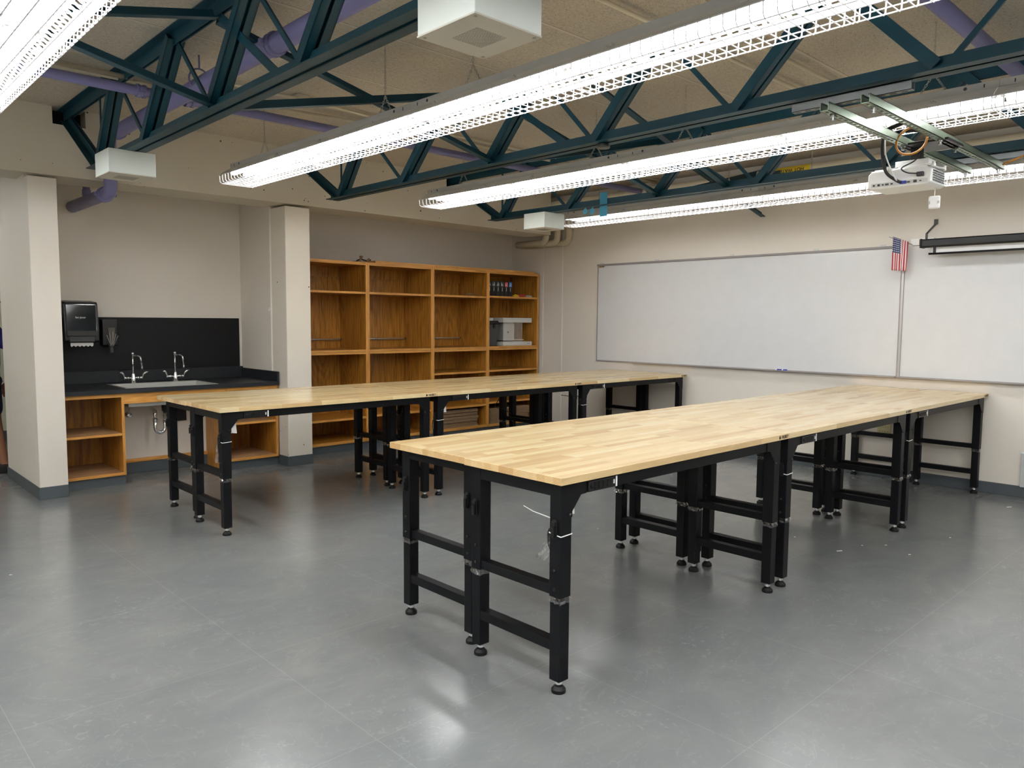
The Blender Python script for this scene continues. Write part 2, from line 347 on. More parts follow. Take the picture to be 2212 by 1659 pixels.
# ------------------------------------------------------------------ room shell
X0R, Y0R, Y1R = -4.7, -5.85, 8.96
XF = XW - .0015
struct(MB().box(X0R - .2, Y0R - .2, -.2, XW + .2, Y1R + .2, 0).build('floor', M['floor']))
struct(MB().box(X0R - .2, Y0R - .2, ZC, XW + .2, Y1R + .2, ZC + .2).build('ceiling', M['ceil']))
struct(MB().box(XW, Y0R - .2, 0, XW + .2, Y1R, ZC).build('wall_right', M['wall']))
struct(MB().box(X0R, Y0R - .2, 0, XW, Y0R, ZC).build('wall_rear', M['wall']))
struct(MB().box(X0R - .2, Y0R - .2, 0, X0R, Y1R, ZC).build('wall_left', M['wall']))
struct(MB().box(-.69, 6.10, 0, XW, 6.30, ZC).build('wall_alcove', M['wall']))
struct(MB().box(X0R, Y1R, 0, XW, Y1R + .2, ZC).build('wall_hall', M['hallwall']))
struct(MB().box(-.69, 5.09, 0, -.485, 5.20, 2.585).box(-.69, 5.20, 0, -.485, 6.10, ZC - .4).build('wall_sink_side', M['wall'], bevel=.004))
struct(MB().box(1.484, 5.09, 0, 1.750, 5.40, 2.585).build('wall_pillar', M['conc2'], bevel=.006))
struct(MB().box(1.470, 5.40, 0, 1.765, 6.10, ZC).build('wall_divider', M['wall']))
# concrete beam over the alcoves, with pockets where the truss ends bear
bm_ = MB()
px = [(-.50, -.262), (1.49, 1.73), (3.485, 3.72)]
xs = [X0R] + [v for p in px for v in p] + [5.225]
for i in range(0, len(xs), 2): bm_.box(xs[i], YB, 3.01, xs[i + 1], YB + .42, ZC)
for a, b_ in px: bm_.box(a, YB + .16, 3.01, b_, YB + .42, ZC)
bm_.box(X0R, YB, 2.605, 5.225, YB + .42, 3.01)
struct(bm_.build('wall_header_beam', M['conc']))
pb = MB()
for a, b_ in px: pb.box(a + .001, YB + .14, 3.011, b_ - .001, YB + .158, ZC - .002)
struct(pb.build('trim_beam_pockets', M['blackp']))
# baseboards
def bb(name, *b): struct(MB().box(*b).build(name, M['base'], bevel=.003))
bb('baseboard_right', XW - .008, Y0R, 0, XW, 6.1, .10)
bb('baseboard_hall', X0R, Y1R - .008, 0, XW, Y1R, .10)
struct(MB().box(-.698, 5.082, 0, -.485, 5.09, .10).box(-.698, 5.09, 0, -.69, 6.31, .10).build('baseboard_sink_side', M['base'], bevel=.003))
struct(MB().box(1.476, 5.082, 0, 1.752, 5.09, .10).box(1.472, 5.082, 0, 1.484, 5.40, .10).build('baseboard_pillar', M['base'], bevel=.003))
bb('baseboard_left', X0R, Y0R, 0, X0R + .008, Y1R, .10)
# boxed-out wall under the sink
struct(MB().box(.02, 5.76, 0, .93, 6.10, .66).build('wall_under_sink', M['wall']))
bb('baseboard_under_sink', .02, 5.745, 0, .93, 5.76, .105)
struct(MB().box(.02, 5.738, .105, .93, 5.76, .14).build('trim_under_sink', M['oakh'], bevel=.002))
# control-joint strips on the whiteboard wall
struct(MB().box(XW - .004, 5.095, .1, XW, 5.105, 2.6).build('trim_1', M['white']))
struct(MB().box(XW - .003, 5.455, .1, XW, 5.461, 2.6).build('trim_2', M['white']))

# ------------------------------------------------------------------ roof trusses
BN = [4.23, 3.26, 2.22, 1.22, .25]; TN = [3.84, 2.76, 1.74, .75, -.24]
MID = -.24
def mir(y): return 2 * MID - y
ZB0, ZB1, ZT0, ZT1 = 2.575, 2.642, 3.065, 3.142
def angle_pair(mb, p, q, w, t=.006, gap=.012, up=1):
    """two back-to-back angles in x, running in the yz plane from p to q"""
    p, q = Vector(p), Vector(q); d = (q - p).normalized(); n = Vector((0, -d.z, d.y)) * up
    for s in (-1, 1):
        a = Vector((s * (gap / 2 + t / 2), 0, 0))
        mb.bar(p + a, q + a, t, w, n)                       # leg in the truss plane
        o = Vector((s * (gap / 2 + w / 2), 0, 0)) + n * (-(w - t) / 2)
        mb.bar(p + o, q + o, w, t, n)                       # outstanding leg
def web_channel(mb, p, q, w, off=.029, t=.040):
    """pair of steel channels astride the chord, open side inwards"""
    p, q = Vector(p), Vector(q); d = (q - p).normalized(); n = Vector((0, -d.z, d.y))
    for s in (-1, 1):
        a = Vector((s * off, 0, 0)); o = Vector((s * (t / 2 - .003), 0, 0))
        mb.bar(p + a + o, q + a + o, .006, w, n)
        for k in (-1, 1): mb.bar(p + a + n * k * (w / 2 - .003), q + a + n * k * (w / 2 - .003), t, .006, n)
def make_truss():
    r = empty('roof_truss')
    b = MB()
    y0, y1 = 4.41, mir(4.41)
    for s in (-1, 1):
        b.box(s * .008, y0, ZB0, s * .014, y1, ZB1); b.box(s * .008, y0, ZB0, s * .066, y1, ZB0 + .006)
    b.build('bottom_chord', M['teal'], r)
    t = MB(); y0, y1 = YB + .12, mir(YB) - .12
    for s in (-1, 1):
        t.box(s * .008, y0, ZT0, s * .014, y1, ZT1); t.box(s * .008, y0, ZT1 - .006, s * .062, y1, ZT1)
    t.build('top_chord', M['teal'], r)
    for sgn in (1, -1):
        f = (lambda y: y) if sgn == 1 else mir
        e = MB(); angle_pair(e, (0, f(5.05), 3.06), (0, f(4.27), 2.60), .058, up=-sgn); e.build('end_diagonal', M['teal'], r)
        for k in range(5):
            w = MB(); web_channel(w, (0, f(BN[k]) , 2.60), (0, f(TN[k]), 3.11), .056); w.build('diagonal', M['teal'], r)
            h = MB()
            if k == 0: h.box(-.004, f(4.235), 2.62, .004, f(4.255), 3.10)
            else:
                h.bar((0, f(TN[k - 1] - .02), 3.09), (0, f(BN[k] + .05), 2.62), .012, .026, (0, 1, 0))
            h.build('web_rod', M['teal'], r)
        g = MB(); g.bar((0, f(2.16), 3.08), (0, f(1.50), 2.63), .045, .006, (1, 0, 0)); g.build('kicker_brace', M['teal'], r)
    return r
tr = make_truss()
trusses = []
for i, (x, lab) in enumerate(((-.38, 'teal steel roof truss carrying two white speaker boxes, nearest on the left'),
                              (1.61, 'teal steel roof truss with a small black disc under its bottom chord'),
                              (3.60, 'teal steel roof truss with blue masking tape, farthest one above the projector'),
                              (-2.37, 'teal steel roof truss mostly hidden above the top left light fixture'))):
    if i == 0: index_kids(); o = tr
    else: o = copy_tree(tr)
    o.location = (x, 0, 0); tag(o, lab, 'truss', 'teal roof trusses'); trusses.append(o)

# cross bridging between trusses
def bridge(p, q, label, w=.05):
    m = MB(); m.bar(p, q, .006, w, (0, 0, 1)); d = (Vector(q) - Vector(p)).normalized(); u = Vector((0, 1, 0)); n = d.cross(u).normalized()
    if n.z < 0: n = -n
    off = u * (-w / 2) - n * (w / 2 - .003)
    m.bar(Vector(p) + off, Vector(q) + off, w, .006, (0, 0, 1))
    o = m.build('bridging_bar', M['teal']); tag(o, label, 'brace', 'teal bridging bars between the trusses')
gb = [(-.38, 1.61, 'between the nearest truss and the disc truss'), (1.61, 3.60, 'between the disc truss and the taped truss'), (-2.37, -.38, 'left of the nearest truss'), (3.60, 5.47, 'between the taped truss and the whiteboard wall')]
for a, b_, w in gb:
    bridge((a + .02, 2.13, 2.60), (b_ - .02, 2.16, 3.07), 'teal bridging bar %s, rising to the right' % w)
    bridge((a + .02, 2.22, 3.07), (b_ - .02, 2.20, 2.62), 'teal bridging bar %s, falling to the right' % w)
bridge((3.62, 1.55, 2.61), (4.64, 1.58, 2.865), 'short teal bar left of the hot water label, rising from the far truss')
bridge((1.63, 1.42, 3.07), (3.58, 1.52, 2.62), 'teal bridging bar just right of the disc, falling to the taped truss')
bridge((1.63, -.93, 3.07), (3.58, -1.05, 2.62), 'teal bridging bar at the top right, behind the projector truss')

# ------------------------------------------------------------------ fluorescent fixtures
FL = 2.44                                                    # two 4 ft lamp bays
def guard(y0, y1):
    g = MB(); xt, xb, zt, zb = .150, .134, 2.618, 2.552
    n = 23; st = (y1 - y0) / n
    prof = [(-xt, zt), (-xt + .004, zb + .014), (-xb, zb + .002), (-xb + .014, zb), (xb - .014, zb), (xb, zb + .002), (xt - .004, zb + .014), (xt, zt)]
    for i in range(n + 1):
        y = y0 + .008 + (y1 - y0 - .016) * i / n
        g.tube([(x, y, z) for x, z in prof], .0026, 5)
    for x, z in ((-xt, zt - .004), (-xb + .002, zb + .004), (-.066, zb), (0, zb), (.066, zb), (xb - .002, zb + .004), (xt, zt - .004)):
        g.tube([(x, y0 + .004, z), (x, y1 - .004, z)], .0026, 5)
    return g
def chain_mb(p0, p1, m, link=.021, r=.0017):
    p0, p1 = Vector(p0), Vector(p1); d = p1 - p0; n = max(2, int(d.length / (link * .72))); d.normalize()
    a = d.orthogonal().normalized(); b = d.cross(a)
    for i in range(n):
        c = p0 + (p1 - p0) * (i + .5) / n; u = a if i % 2 else b
        m.tube([c + d * math.cos(t) * link * .5 + u * math.sin(t) * link * .26 for t in [2 * PI * k / 8 for k in range(8)]], r, 4, closed=True)
def make_fixture():
    r = empty('strip_light')                                 # local y from 0 down to -FL
    h = MB(); h.prism([(-.062, 2.672), (-.062, 2.716), (.062, 2.716), (.062, 2.672)], 1, 0, -FL)
    h.build('housing', M['housing'], r, bevel=.003)
    rf = MB()
    def strip(a, b_, ya, yb, sides=(1, -1)):
        for s in sides: rf.prism([(s * a[0], a[1]), (s * b_[0], b_[1]), (s * (b_[0] - .002), b_[1] - .004), (s * (a[0] - .002), a[1] - .004)], 1, ya, yb)
    A, B_, C1, C2, D = (.060, 2.676), (.085, 2.668), (.098, 2.6590), (.124, 2.6400), (.152, 2.614)
    strip(A, B_, 0, -FL + .002); strip(B_, C1, 0, -FL + .002); strip(C2, D, 0, -FL + .002)
    n_ = 48; pit_ = FL / n_
    strip(C1, C2, 0, -FL + .002, (-1,))
    for i in range(n_): strip(C1, C2, -i * pit_, -i * pit_ - pit_ * .36, (1,))
    rf.box(-.062, 0, 2.669, .062, -FL + .002, 2.6725)
    rf.build('reflector', M['white'], r)
    for k in range(2):
        y0 = -k * FL / 2
        for s in (-1, 1):
            l = MB(); l.tube([(s * .052, y0 - .035, 2.640), (s * .052, y0 - FL / 2 + .035, 2.640)], .0185, 10); l.build('fluorescent_tube', M['lamp'], r, smooth=True)
            for yy in (y0 - .022, y0 - FL / 2 + .022):
                so = MB(); so.box(s * .052 - .014, yy - .008, 2.628, s * .052 + .014, yy + .008, 2.670); so.tube([(s * .052, yy - .014, 2.640), (s * .052, yy + .014, 2.640)], .0165, 10); so.build('lamp_socket', M['lightgrey'], r)
        guard(y0, y0 - FL / 2).build('wire_guard', M['wire'], r)
        cl = MB()
        for yy in (y0 - .30, y0 - .92):
            for s in (-1, 1): cl.box(s * .118, yy - .008, 2.632, s * .128, yy + .008, 2.652); cl.box(s * .112, yy - .02, 2.638, s * .130, yy + .02, 2.643)
        cl.build('guard_clip', M['housing'], r)
    for yy in (-.48, -2.10):
        c = MB(); chain_mb((0, yy, 3.14), (0, yy, 2.83), c); chain_mb((0, yy, 2.83), (0, yy + .075, 2.715), c); chain_mb((0, yy, 2.83), (0, yy - .075, 2.715), c)
        c.build('chain', M['chain'], r)
    kn = MB()
    for yy in (-.16, -FL + .16): kn.lathe([(.009, -.0005), (.009, .0008)], (-.0622, yy, 2.697), 10, ax=0)
    for yy in (-.07, -FL + .07): kn.box(-.0632, yy - .003, 2.686, -.062, yy + .003, 2.704)
    kn.build('knockout', M['darkgrey'], r)
    return r
def relamp(o, m):
    for ch in o.children:
        if ch.name.startswith('fluorescent'): ch.material_slots[0].link = 'OBJECT'; ch.material_slots[0].material = M[m]
fx = make_fixture(); index_kids(); first = True
rows = [(-1.37, 0, 'row in the top left corner'), (.60, 0, 'row crossing mid ceiling'), (2.57, .030, 'row behind the projector struts'), (4.54, .022, 'row beside the whiteboard wall')]
segs = ['beam end', 'middle piece', 'near piece', 'added unseen piece']
for x, dz, lr in rows:
    for k in range(4 if x < 2 else 3):  # fourth piece is unseen, added to light the front floor
        o = fx if first else copy_tree(fx); first = False
        o.location = (x, 4.15 - k * FL, dz) if k < 3 else (x, 4.15 - k * FL - .02, dz)
        if x > 4: relamp(o, 'lamp2')
        if k == 3 or (x < 0 and k == 2): relamp(o, 'lamp3')
        tag(o, 'white caged strip light, %s of the %s' % (segs[k], lr), 'ceiling light', 'caged fluorescent strip lights')
# hall light round the corner and an added unseen row to brighten the room
o = copy_tree(fx); o.location = (-2.2, 8.4, .18); tag(o, 'white strip light in the hall left of the sink alcove', 'ceiling light', 'caged fluorescent strip lights')
for k in range(3):
    o = copy_tree(fx); o.location = (-3.34, 4.15 - k * FL, 0); relamp(o, 'lamp3'); tag(o, 'white caged strip light in the added unseen row left of the view, %s' % segs[k], 'ceiling light', 'caged fluorescent strip lights')

# ------------------------------------------------------------------ pipes under the ceiling
def pipe(name, pts, r, mat, label, cat='pipe', fr=0, couplings=(), n=16):
    t = thing(name, label, cat)
    MB().tube(fillet(pts, fr) if fr else pts, r, n).build('pipe_run', M[mat], t, smooth=True)
    for c, ax in couplings:
        cp = MB(); cp.lathe([(r + .004, -.030), (r + .012, -.028), (r + .012, -.012), (r + .006, -.010), (r + .006, .010), (r + .012, .012), (r + .012, .028), (r + .004, .030)], c, 16, ax)
        for s in (-1, 1):
            if ax == 1: cp.box(c[0] + s * (r + .006), c[1] - .014, c[2] - .012, c[0] + s * (r + .036), c[1] + .014, c[2] + .012)
            elif ax == 0: cp.box(c[0] - .014, c[1] + s * (r + .006), c[2] - .012, c[0] + .014, c[1] + s * (r + .036), c[2] + .012)
            else: cp.box(c[0] - .012, c[1] + s * (r + .006), c[2] - .014, c[0] + .012, c[1] + s * (r + .036), c[2] + .014)
        cp.build('coupling', M[mat], t)
    return t
tp = pipe('sprinkler_main', [(-.13, mir(YB), 2.95), (-.13, 4.93, 2.95), (-.13, 4.93, 2.50), (-.13, 6.098, 2.50)], .052, 'purple', 'large lilac pipe running beside the nearest truss, dropping under the beam', fr=.07,
     couplings=(((-.13, 2.02, 2.95), 1), ((-.13, 4.70, 2.95), 1), ((-.13, 5.09, 2.50), 1)))
MB().tube([(-.13, 5.62, 2.50), (-.13, 5.62, 2.64)], .03, 12).lathe([(.036, 0), (.036, .05)], (-.13, 5.62, 2.55), 14).build('branch_tee', M['purple'], tp, smooth=False)
for yy in (3.05,):
    hg = MB(); hg.tube([(-.13, yy, 3.14), (-.13, yy, 3.05)], .006, 8); hg.tube([(-.13 + .066 * math.cos(a), yy, 2.985 + .07 * math.sin(a)) for a in [2 * PI * k / 20 for k in range(20)]], .006, 6, closed=True); hg.build('pipe_hanger', M['purple'], tp)
pipe('sprinkler_branch', [(X0R, 3.62, 3.00), (5.215, 3.62, 3.00)], .033, 'purple', 'slimmer lilac pipe crossing under all the trusses toward the whiteboard wall', couplings=(((-.30, 3.62, 3.0), 0), ((.02, 3.62, 3.0), 0)))
pipe('sprinkler_branch', [(-.05, -.60, 3.0), (5.215, -.60, 3.0)], .040, 'purple', 'lilac pipe at the top right, crossing behind the projector truss')
pipe('electrical_conduit', [(X0R, 3.66, 3.085), (-.34, 3.66, 3.085)], .016, 'cream', 'cream conduit above the lilac pipe, left of the nearest truss, upper of two', 'conduit')
pipe('electrical_conduit', [(X0R, 3.80, 3.10), (.10, 3.78, 3.10), (1.9, 3.55, 3.10), (5.49, 3.50, 3.10)], .013, 'cream', 'thin cream conduit running from the nearest truss toward the far corner', 'conduit')
pipe('electrical_conduit', [(.2, 3.40, 3.115), (1.0, 3.40, 3.115), (1.6, 3.46, 3.115), (5.49, 3.42, 3.115)], .012, 'cream', 'thin cream conduit with a junction box over the big light row', 'conduit')
pipe('electrical_conduit', [(-1.2, .66, 3.10), (5.49, .66, 3.10)], .012, 'cream', 'thick cream conduit crossing the ceiling right of the large speaker box', 'conduit')
pipe('electrical_conduit', [(-.9, .20, 3.10), (1.20, .20, 3.10), (1.50, .42, 3.10), (5.49, .42, 3.10)], .012, 'cream', 'cream conduit with a bend near the top centre', 'conduit', fr=.12)
jb = thing('junction_box', 'small cream junction box on the ceiling conduit between truss and light row', 'box')
MB().box(.72, 3.36, 3.09, .82, 3.44, 3.144).build('box_body', M['cream'], jb, bevel=.003)
# lagged hot water pipes along the whiteboard wall
for k, (dx, dz, lab) in enumerate(((0, 0, 'cream lagged pipe with yellow HOT WATER tape high on the whiteboard wall'), (.09, -.100, 'lower cream lagged pipe running under the taped one on the whiteboard wall'), (.178, .02, 'cream lagged pipe closest to the plaster along the whiteboard wall'))):
    y1 = 5.20 - k * .125
    xx = 5.275 + dx
    t = pipe('hot_water_pipe', [(xx, Y0R + .01, 3.000 + dz), (xx, y1 - (.0 if k else 0), 3.000 + dz), (xx, y1, 2.52), (xx, 5.75, 2.52 - .0)] if k != 3 else [], .043, 'cream', lab, fr=.09)
    t.location = (-.0 + .0 * k, 0, 0)
    if k == 0:
        a = [math.radians(d) for d in range(120, 250, 13)]
        lb = MB(); ring0 = [(xx + .0445 * math.cos(q), 1.58, 3.000 + .0445 * math.sin(q)) for q in a]
        n = len(a); vs = ring0 + [(x, 1.96, z) for x, y, z in ring0]
        lb.add(vs, [(i, i + 1, i + 1 + n, i + n) for i in range(n - 1)]); lb.build('yellow_tape', M['yellow'], t)
        text_obj('HOT WATER', .048, M['ink'], t, (xx - .0462, 1.64, 2.996), (math.radians(90), math.radians(180), math.radians(-90)), bold=.0008)
t = thing('pipe_label', 'second yellow tape with black writing on the lower hot water pipe', 'label')
a = [math.radians(d) for d in range(140, 260, 12)]; n = len(a); r0 = [(5.365 + .0445 * math.cos(q), 1.42, 2.90 + .0445 * math.sin(q)) for q in a]
MB().add(r0 + [(x, 1.82, z) for x, y, z in r0], [(i, i + 1, i + 1 + n, i + n) for i in range(n - 1)]).build('yellow_tape', M['yellow'], t)
text_obj('HOT WATER RETURN', .030, M['ink'], t, (5.3195, 1.80, 2.888), (math.radians(90), 0, math.radians(-90)), bold=.0006)

# ------------------------------------------------------------------ speaker boxes under the trusses
def speaker(x, y, label):
    t = thing('speaker_box', label, 'speaker', (x, y, 2.42), group='white speaker boxes under the trusses')
    MB().box(-.147, -.147, .004, .147, .147, .155).build('enclosure', M['speaker'], t, bevel=.003)
    MB().box(-.148, -.148, -.001, .148, .148, .004).build('face_plate', M['grille'], t)
    g = MB()
    for i in range(19):
        for j in range(19):
            if (i + j) % 1 == 0: g.box(-.064 + i * .007, -.064 + j * .007, -.0016, -.0615 + i * .007, -.0615 + j * .007, -.0009)
    g.build('perforated_grille', M['darkgrey'], t)
    s = MB()
    for a in (-1, 1):
        for b_ in (-1, 1): s.lathe([(.006, -.0025), (.006, 0)], (a * .13, b_ * .13, -.001), 8)
    s.build('screw', M['zinc'], t)
    w = MB(); w.tube(arc((.03, -.02, .155), .03, 0, 180, 8, 'xz'), .003, 6); w.build('wire', M['blackp'], t)
speaker(-.40, 3.66, 'white speaker box under the left truss near the concrete beam')
speaker(-.385, .045, 'large looking white speaker box at the top centre, grille visible')
speaker(3.61, 3.62, 'white speaker box under the farthest truss near the corner pipes')
t = thing('ceiling_sensor', 'small black round sensor under the middle truss chord', 'sensor', (1.61, 1.17, 2.575))
MB().lathe([(.030, 0), (.040, -.006), (.040, -.022), (.034, -.028)], n=20).build('sensor_body', M['blackp'], t, smooth=False)
MB().lathe([(.0405, -.019), (.0405, -.026), (.036, -.030)], n=20).build('rim', M['darkgrey'], t)
# blue masking tape hanging on the far truss
tg = 'blue tape scraps on the far truss'
o = MB().box(3.578, 2.76, 2.475, 3.580, 2.85, 2.70).build('tape_strip', M['tape']); tag(o, 'long strip of blue masking tape over the far truss chord', 'tape', tg)
for y, z, l in ((2.99, 2.535, 'leftmost small scrap of blue tape below the far truss'), (2.90, 2.53, 'small scrap of blue tape beside the long tape strip')):
    o = MB().lathe([(.002, -.001), (.028, 0), (.024, .001), (.002, .002)], (3.53, y, z), 9, 0).box(3.5295, y - .006, z, 3.5315, y + .002, z + .04).build('tape_scrap', M['tape']); tag(o, l, 'tape', tg)
o = MB().tube([(3.53, 2.93, 2.545), (3.53, 2.93, 2.44)], .004, 6).build('tape_curl', M['tape']); tag(o, 'thin blue strand dangling under the far truss between tape scraps', 'tape', tg)

# ------------------------------------------------------------------ projector with its struts
def strut(mb, p, q, down=True):
    """slotted 41 mm channel from p to q (bottom centre line), open side up"""
    p, q = Vector(p), Vector(q); L = (q - p).length; ax = 0 if abs((q - p).x) > abs((q - p).y) else 1
    w, t = .0205, .0028
    def bx(a0, a1, u0, u1, z0, z1):
        if ax == 0: mb.box(p.x + a0, p.y + u0, p.z + z0, p.x + a1, p.y + u1, p.z + z1)
        else: mb.box(p.x + u0, p.y + a0, p.z + z0, p.x + u1, p.y + a1, p.z + z1)
    bx(0, L, -w, -w + t, 0, .041); bx(0, L, w - t, w, 0, .041)
    bx(0, L, -w, -w + .009, .0385, .041); bx(0, L, w - .009, w, .0385, .041)
    bx(0, L, -w, -.007, 0, t); bx(0, L, .007, w, 0, t)
    s = 0
    while s < L:
        bx(s, min(s + .020, L), -.007, .007, 0, t); s += .050
t = thing('strut_channel', 'grey slotted channel clamped under the middle truss above the projector', 'channel')
m = MB(); strut(m, (1.60, -.63, 2.522), (1.60, -.07, 2.522)); m.build('channel', M['galv'], t)
t = thing('strut_channel', 'grey slotted channel clamped under the far truss, right of the projector', 'channel')
m = MB(); strut(m, (3.60, -.95, 2.530), (3.60, -.16, 2.530)); m.build('channel', M['galv'], t)
for y, lab in ((-.272, 'left green zinc strut of the pair carrying the projector'), (-.462, 'right green zinc strut of the pair above the projector')):
    t = thing('support_strut', lab, 'channel', group='green zinc projector struts')
    m = MB(); strut(m, (1.50, y, 2.478), (3.66, y, 2.478)); m.build('channel', M['strut'], t)
    for x in (1.60, 3.60, 2.50, 2.76):
        b = MB(); b.lathe([(.008, -.026), (.008, -.010), (.013, -.010), (.013, 0), (.017, 0), (.017, .001)], (x, y, 2.478), 8); b.build('bolt', M['zinc'], t)
t = thing('projector_mount', 'black square pole and white bracket holding the projector', 'mount', (2.64, -.30, 2.26))
MB().box(-.13, -.20, .218, .13, .06, .232).build('top_plate', M['blackp'], t, bevel=.002)
MB().box(-.027, -.027, .118, .027, .027, .22).box(.03, -.02, .118, .042, .02, .22).build('pole', M['blackp'], t, bevel=.003)
br = MB(); br.box(-.05, -.08, .112, .05, .10, .150); br.box(-.075, -.10, .104, .075, .13, .113); br.build('bracket', M['white'], t, bevel=.003)
for a, b_ in ((-.09, -.12), (-.09, .12), (.09, -.12), (.09, .12)):
    MB().bar((a * .6, b_ * .6, .112), (a, b_, .102), .03, .01).lathe([(.009, .09), (.009, .118)], (a, b_, 0), 10).build('mount_arm', M['lightgrey'], t)
t = thing('projector', 'white ceiling projector hanging from the green struts, ports facing the camera', 'projector', (2.66, -.24, 2.258))
MB().prism([(-.17, .012), (-.15, 0), (.15, 0), (.172, .010), (.172, .085), (.15, .104), (-.145, .104), (-.17, .085)], 0, -.115, .12).build('body', M['white'], t, bevel=.006, seg=3)
v = MB()
for i in range(9):
    for j in range(5): v.box(-.085 + i * .0205, -.1745, .022 + j * .013, -.070 + i * .0205, -.1715, .029 + j * .013)
v.build('side_vent', M['darkgrey'], t)
MB().box(-.118, -.155, .012, -.1145, .150, .034).build('port_panel', M['lightgrey'], t)
for y, w, h in ((.135, .012, .010), (.108, .014, .012), (.085, .010, .008), (.062, .020, .010), (.036, .012, .008), (-.055, .016, .008), (-.090, .018, .014), (-.118, .010, .006)): MB().box(-.1195, y - w / 2, .022 - h / 2, -.1175, y + w / 2, .022 + h / 2).build('port', M['blackp'], t)
MB().box(-.132, -.045, .014, -.117, -.010, .030).build('blue_plug', M['bluep'], t, bevel=.003)
MB().box(-.135, -.135, .046, -.113, -.100, .070).build('power_inlet', M['blackp'], t, bevel=.002)
MB().box(-.105, .02, .104, .10, .14, .112).box(-.112, -.15, .100, -.104, .16, .106).build('top_ridge', M['lightgrey'], t, bevel=.002)
# cables
def cord(name, pts, r, mat, label, n=8, sub=6, group=None):
    # Catmull-Rom through pts
    P_ = [Vector(p) for p in pts]; P_ = [2 * P_[0] - P_[1]] + P_ + [2 * P_[-1] - P_[-2]]; out = []
    for i in range(1, len(P_) - 2):
        for k in range(sub):
            t = k / sub; a, b, c, d = P_[i - 1:i + 3]
            out.append(.5 * ((2 * b) + (c - a) * t + (2 * a - 5 * b + 4 * c - d) * t * t + (3 * b - 3 * c + d - a) * t ** 3))
    out.append(P_[-2]); o = MB().tube(out, r, n).build(name, M[mat], smooth=True)
    return tag(o, label, 'cable', group) if label else o
cord('signal_cable', [(2.42, -.20, 2.56), (2.47, -.17, 2.50), (2.50, -.165, 2.42), (2.51, -.185, 2.34), (2.525, -.24, 2.29), (2.535, -.262, 2.281)], .009, 'blackp', 'thick black cable bundle dropping into the back of the projector')
cord('signal_cable', [(2.45, -.19, 2.52), (2.485, -.185, 2.44), (2.50, -.21, 2.36), (2.515, -.235, 2.30), (2.53, -.25, 2.282)], .004, 'tie', 'white cable running down beside the black bundle to the projector')
cord('black_cable', [(2.60, -.335, 2.47), (2.56, -.32, 2.40), (2.50, -.27, 2.355), (2.50, -.30, 2.325), (2.52, -.35, 2.317)], .004, 'blackp', 'thin black power cord looping into the projector inlet')
cord('extension_cord', [(2.42 + .72 * .085 * math.cos(a), -.345 - .69 * .085 * math.cos(a), 2.480 + .072 * math.sin(a) + .02 * math.cos(a)) for a in [2 * PI * k / 12 for k in range(13)]], .006, 'orange', 'amber cord coiled over the green struts above the projector')
cord('extension_cord', [(3.54, -.50, 2.49), (3.53, -.62, 2.53), (3.52, -.80, 2.60), (3.52, -1.1, 2.70)], .006, 'orange', 'amber cord sloping up under the far truss at the right edge')
cord('cable_bundle', [(2.30, -.36, 2.56), (2.34, -.24, 2.54), (2.42, -.20, 2.53), (2.46, -.30, 2.55), (2.52, -.40, 2.54)], .012, 'blackp', 'tangle of black cables lying on top of the green struts')
t = thing('power_adapter', 'small white square adapter dangling below the projector on a cord', 'adapter', (2.70, -.385, 2.262))
MB().tube([(0, 0, 0), (0, 0, -.052)], .002, 6).build('cord', M['tie'], t)
MB().box(-.012, -.030, -.125, .012, .030, -.052).build('adapter_body', M['white'], t, bevel=.008, seg=3)
MB().box(-.0125, -.030, -.098, -.0118, -.018, -.082).box(-.0125, .018, -.098, -.0118, .030, -.082).build('clip_slot', M['housing'], t)

# ------------------------------------------------------------------ whiteboards, map rail, screen, flag
def whiteboard(y1, y0, label, tray, name='whiteboard'):
    t = thing(name, label, 'whiteboard')
    MB().box(XF - .014, y0, .985, XF, y1, 2.195).build('writing_surface', M['board'], t)
    MB().box(XF - .020, y1 - .012, .975, XF, y1, 2.20).build('side_trim', M['rail'], t)
    MB().box(XF - .020, y0, .975, XF, y0 + .012, 2.20).build('side_trim', M['rail'], t)
    tb = MB(); tb.box(XF - .018, y0, .972, XF, y1, .986)
    if tray: tb.prism([(XF - .062, .974), (XF - .062, .984), (XF - .058, .984), (XF - .054, .978), (XF, .978), (XF, .970)], 1, y0 + .01, y1 - .60 if tray == 1 else y1)
    tb.build('marker_tray', M['rail'], t)
    return t
t = whiteboard(4.47, .765, 'long whiteboard left of the flag on the right wall', 1)
MB().box(XF - .026, .765, 2.186, XF, 4.475, 2.208).box(XF - .030, .765, 2.190, XF - .026, 4.475, 2.195).build('map_rail', M['rail'], t)
hk = MB()
for y in (4.40, 3.55, 2.55, 1.60, .95): hk.box(XF - .022, y - .025, 2.208, XF - .018, y + .025, 2.226)
hk.build('rail_clip', M['lightgrey'], t)
MB().box(XF - .028, 4.36, 2.168, XF - .02, 4.44, 2.186).build('brown_bracket', M['card'], t)
whiteboard(.755, -2.9, 'second whiteboard right of the flag, behind the projection screen housing', 2)
o = struct(MB().box(XF - .022, .748, .97, XF, .766, 2.2).build('trim_3', M['alu']))
t = thing('rail_end_block', 'small white and cork rail end beside the flag', 'bracket')
MB().box(XF - .03, .50, 2.20, XF, .70, 2.262).build('plate', M['white'], t, bevel=.002)
MB().box(XF - .034, .56, 2.208, XF - .03, .625, 2.25).build('cork_insert', M['cork'], t)
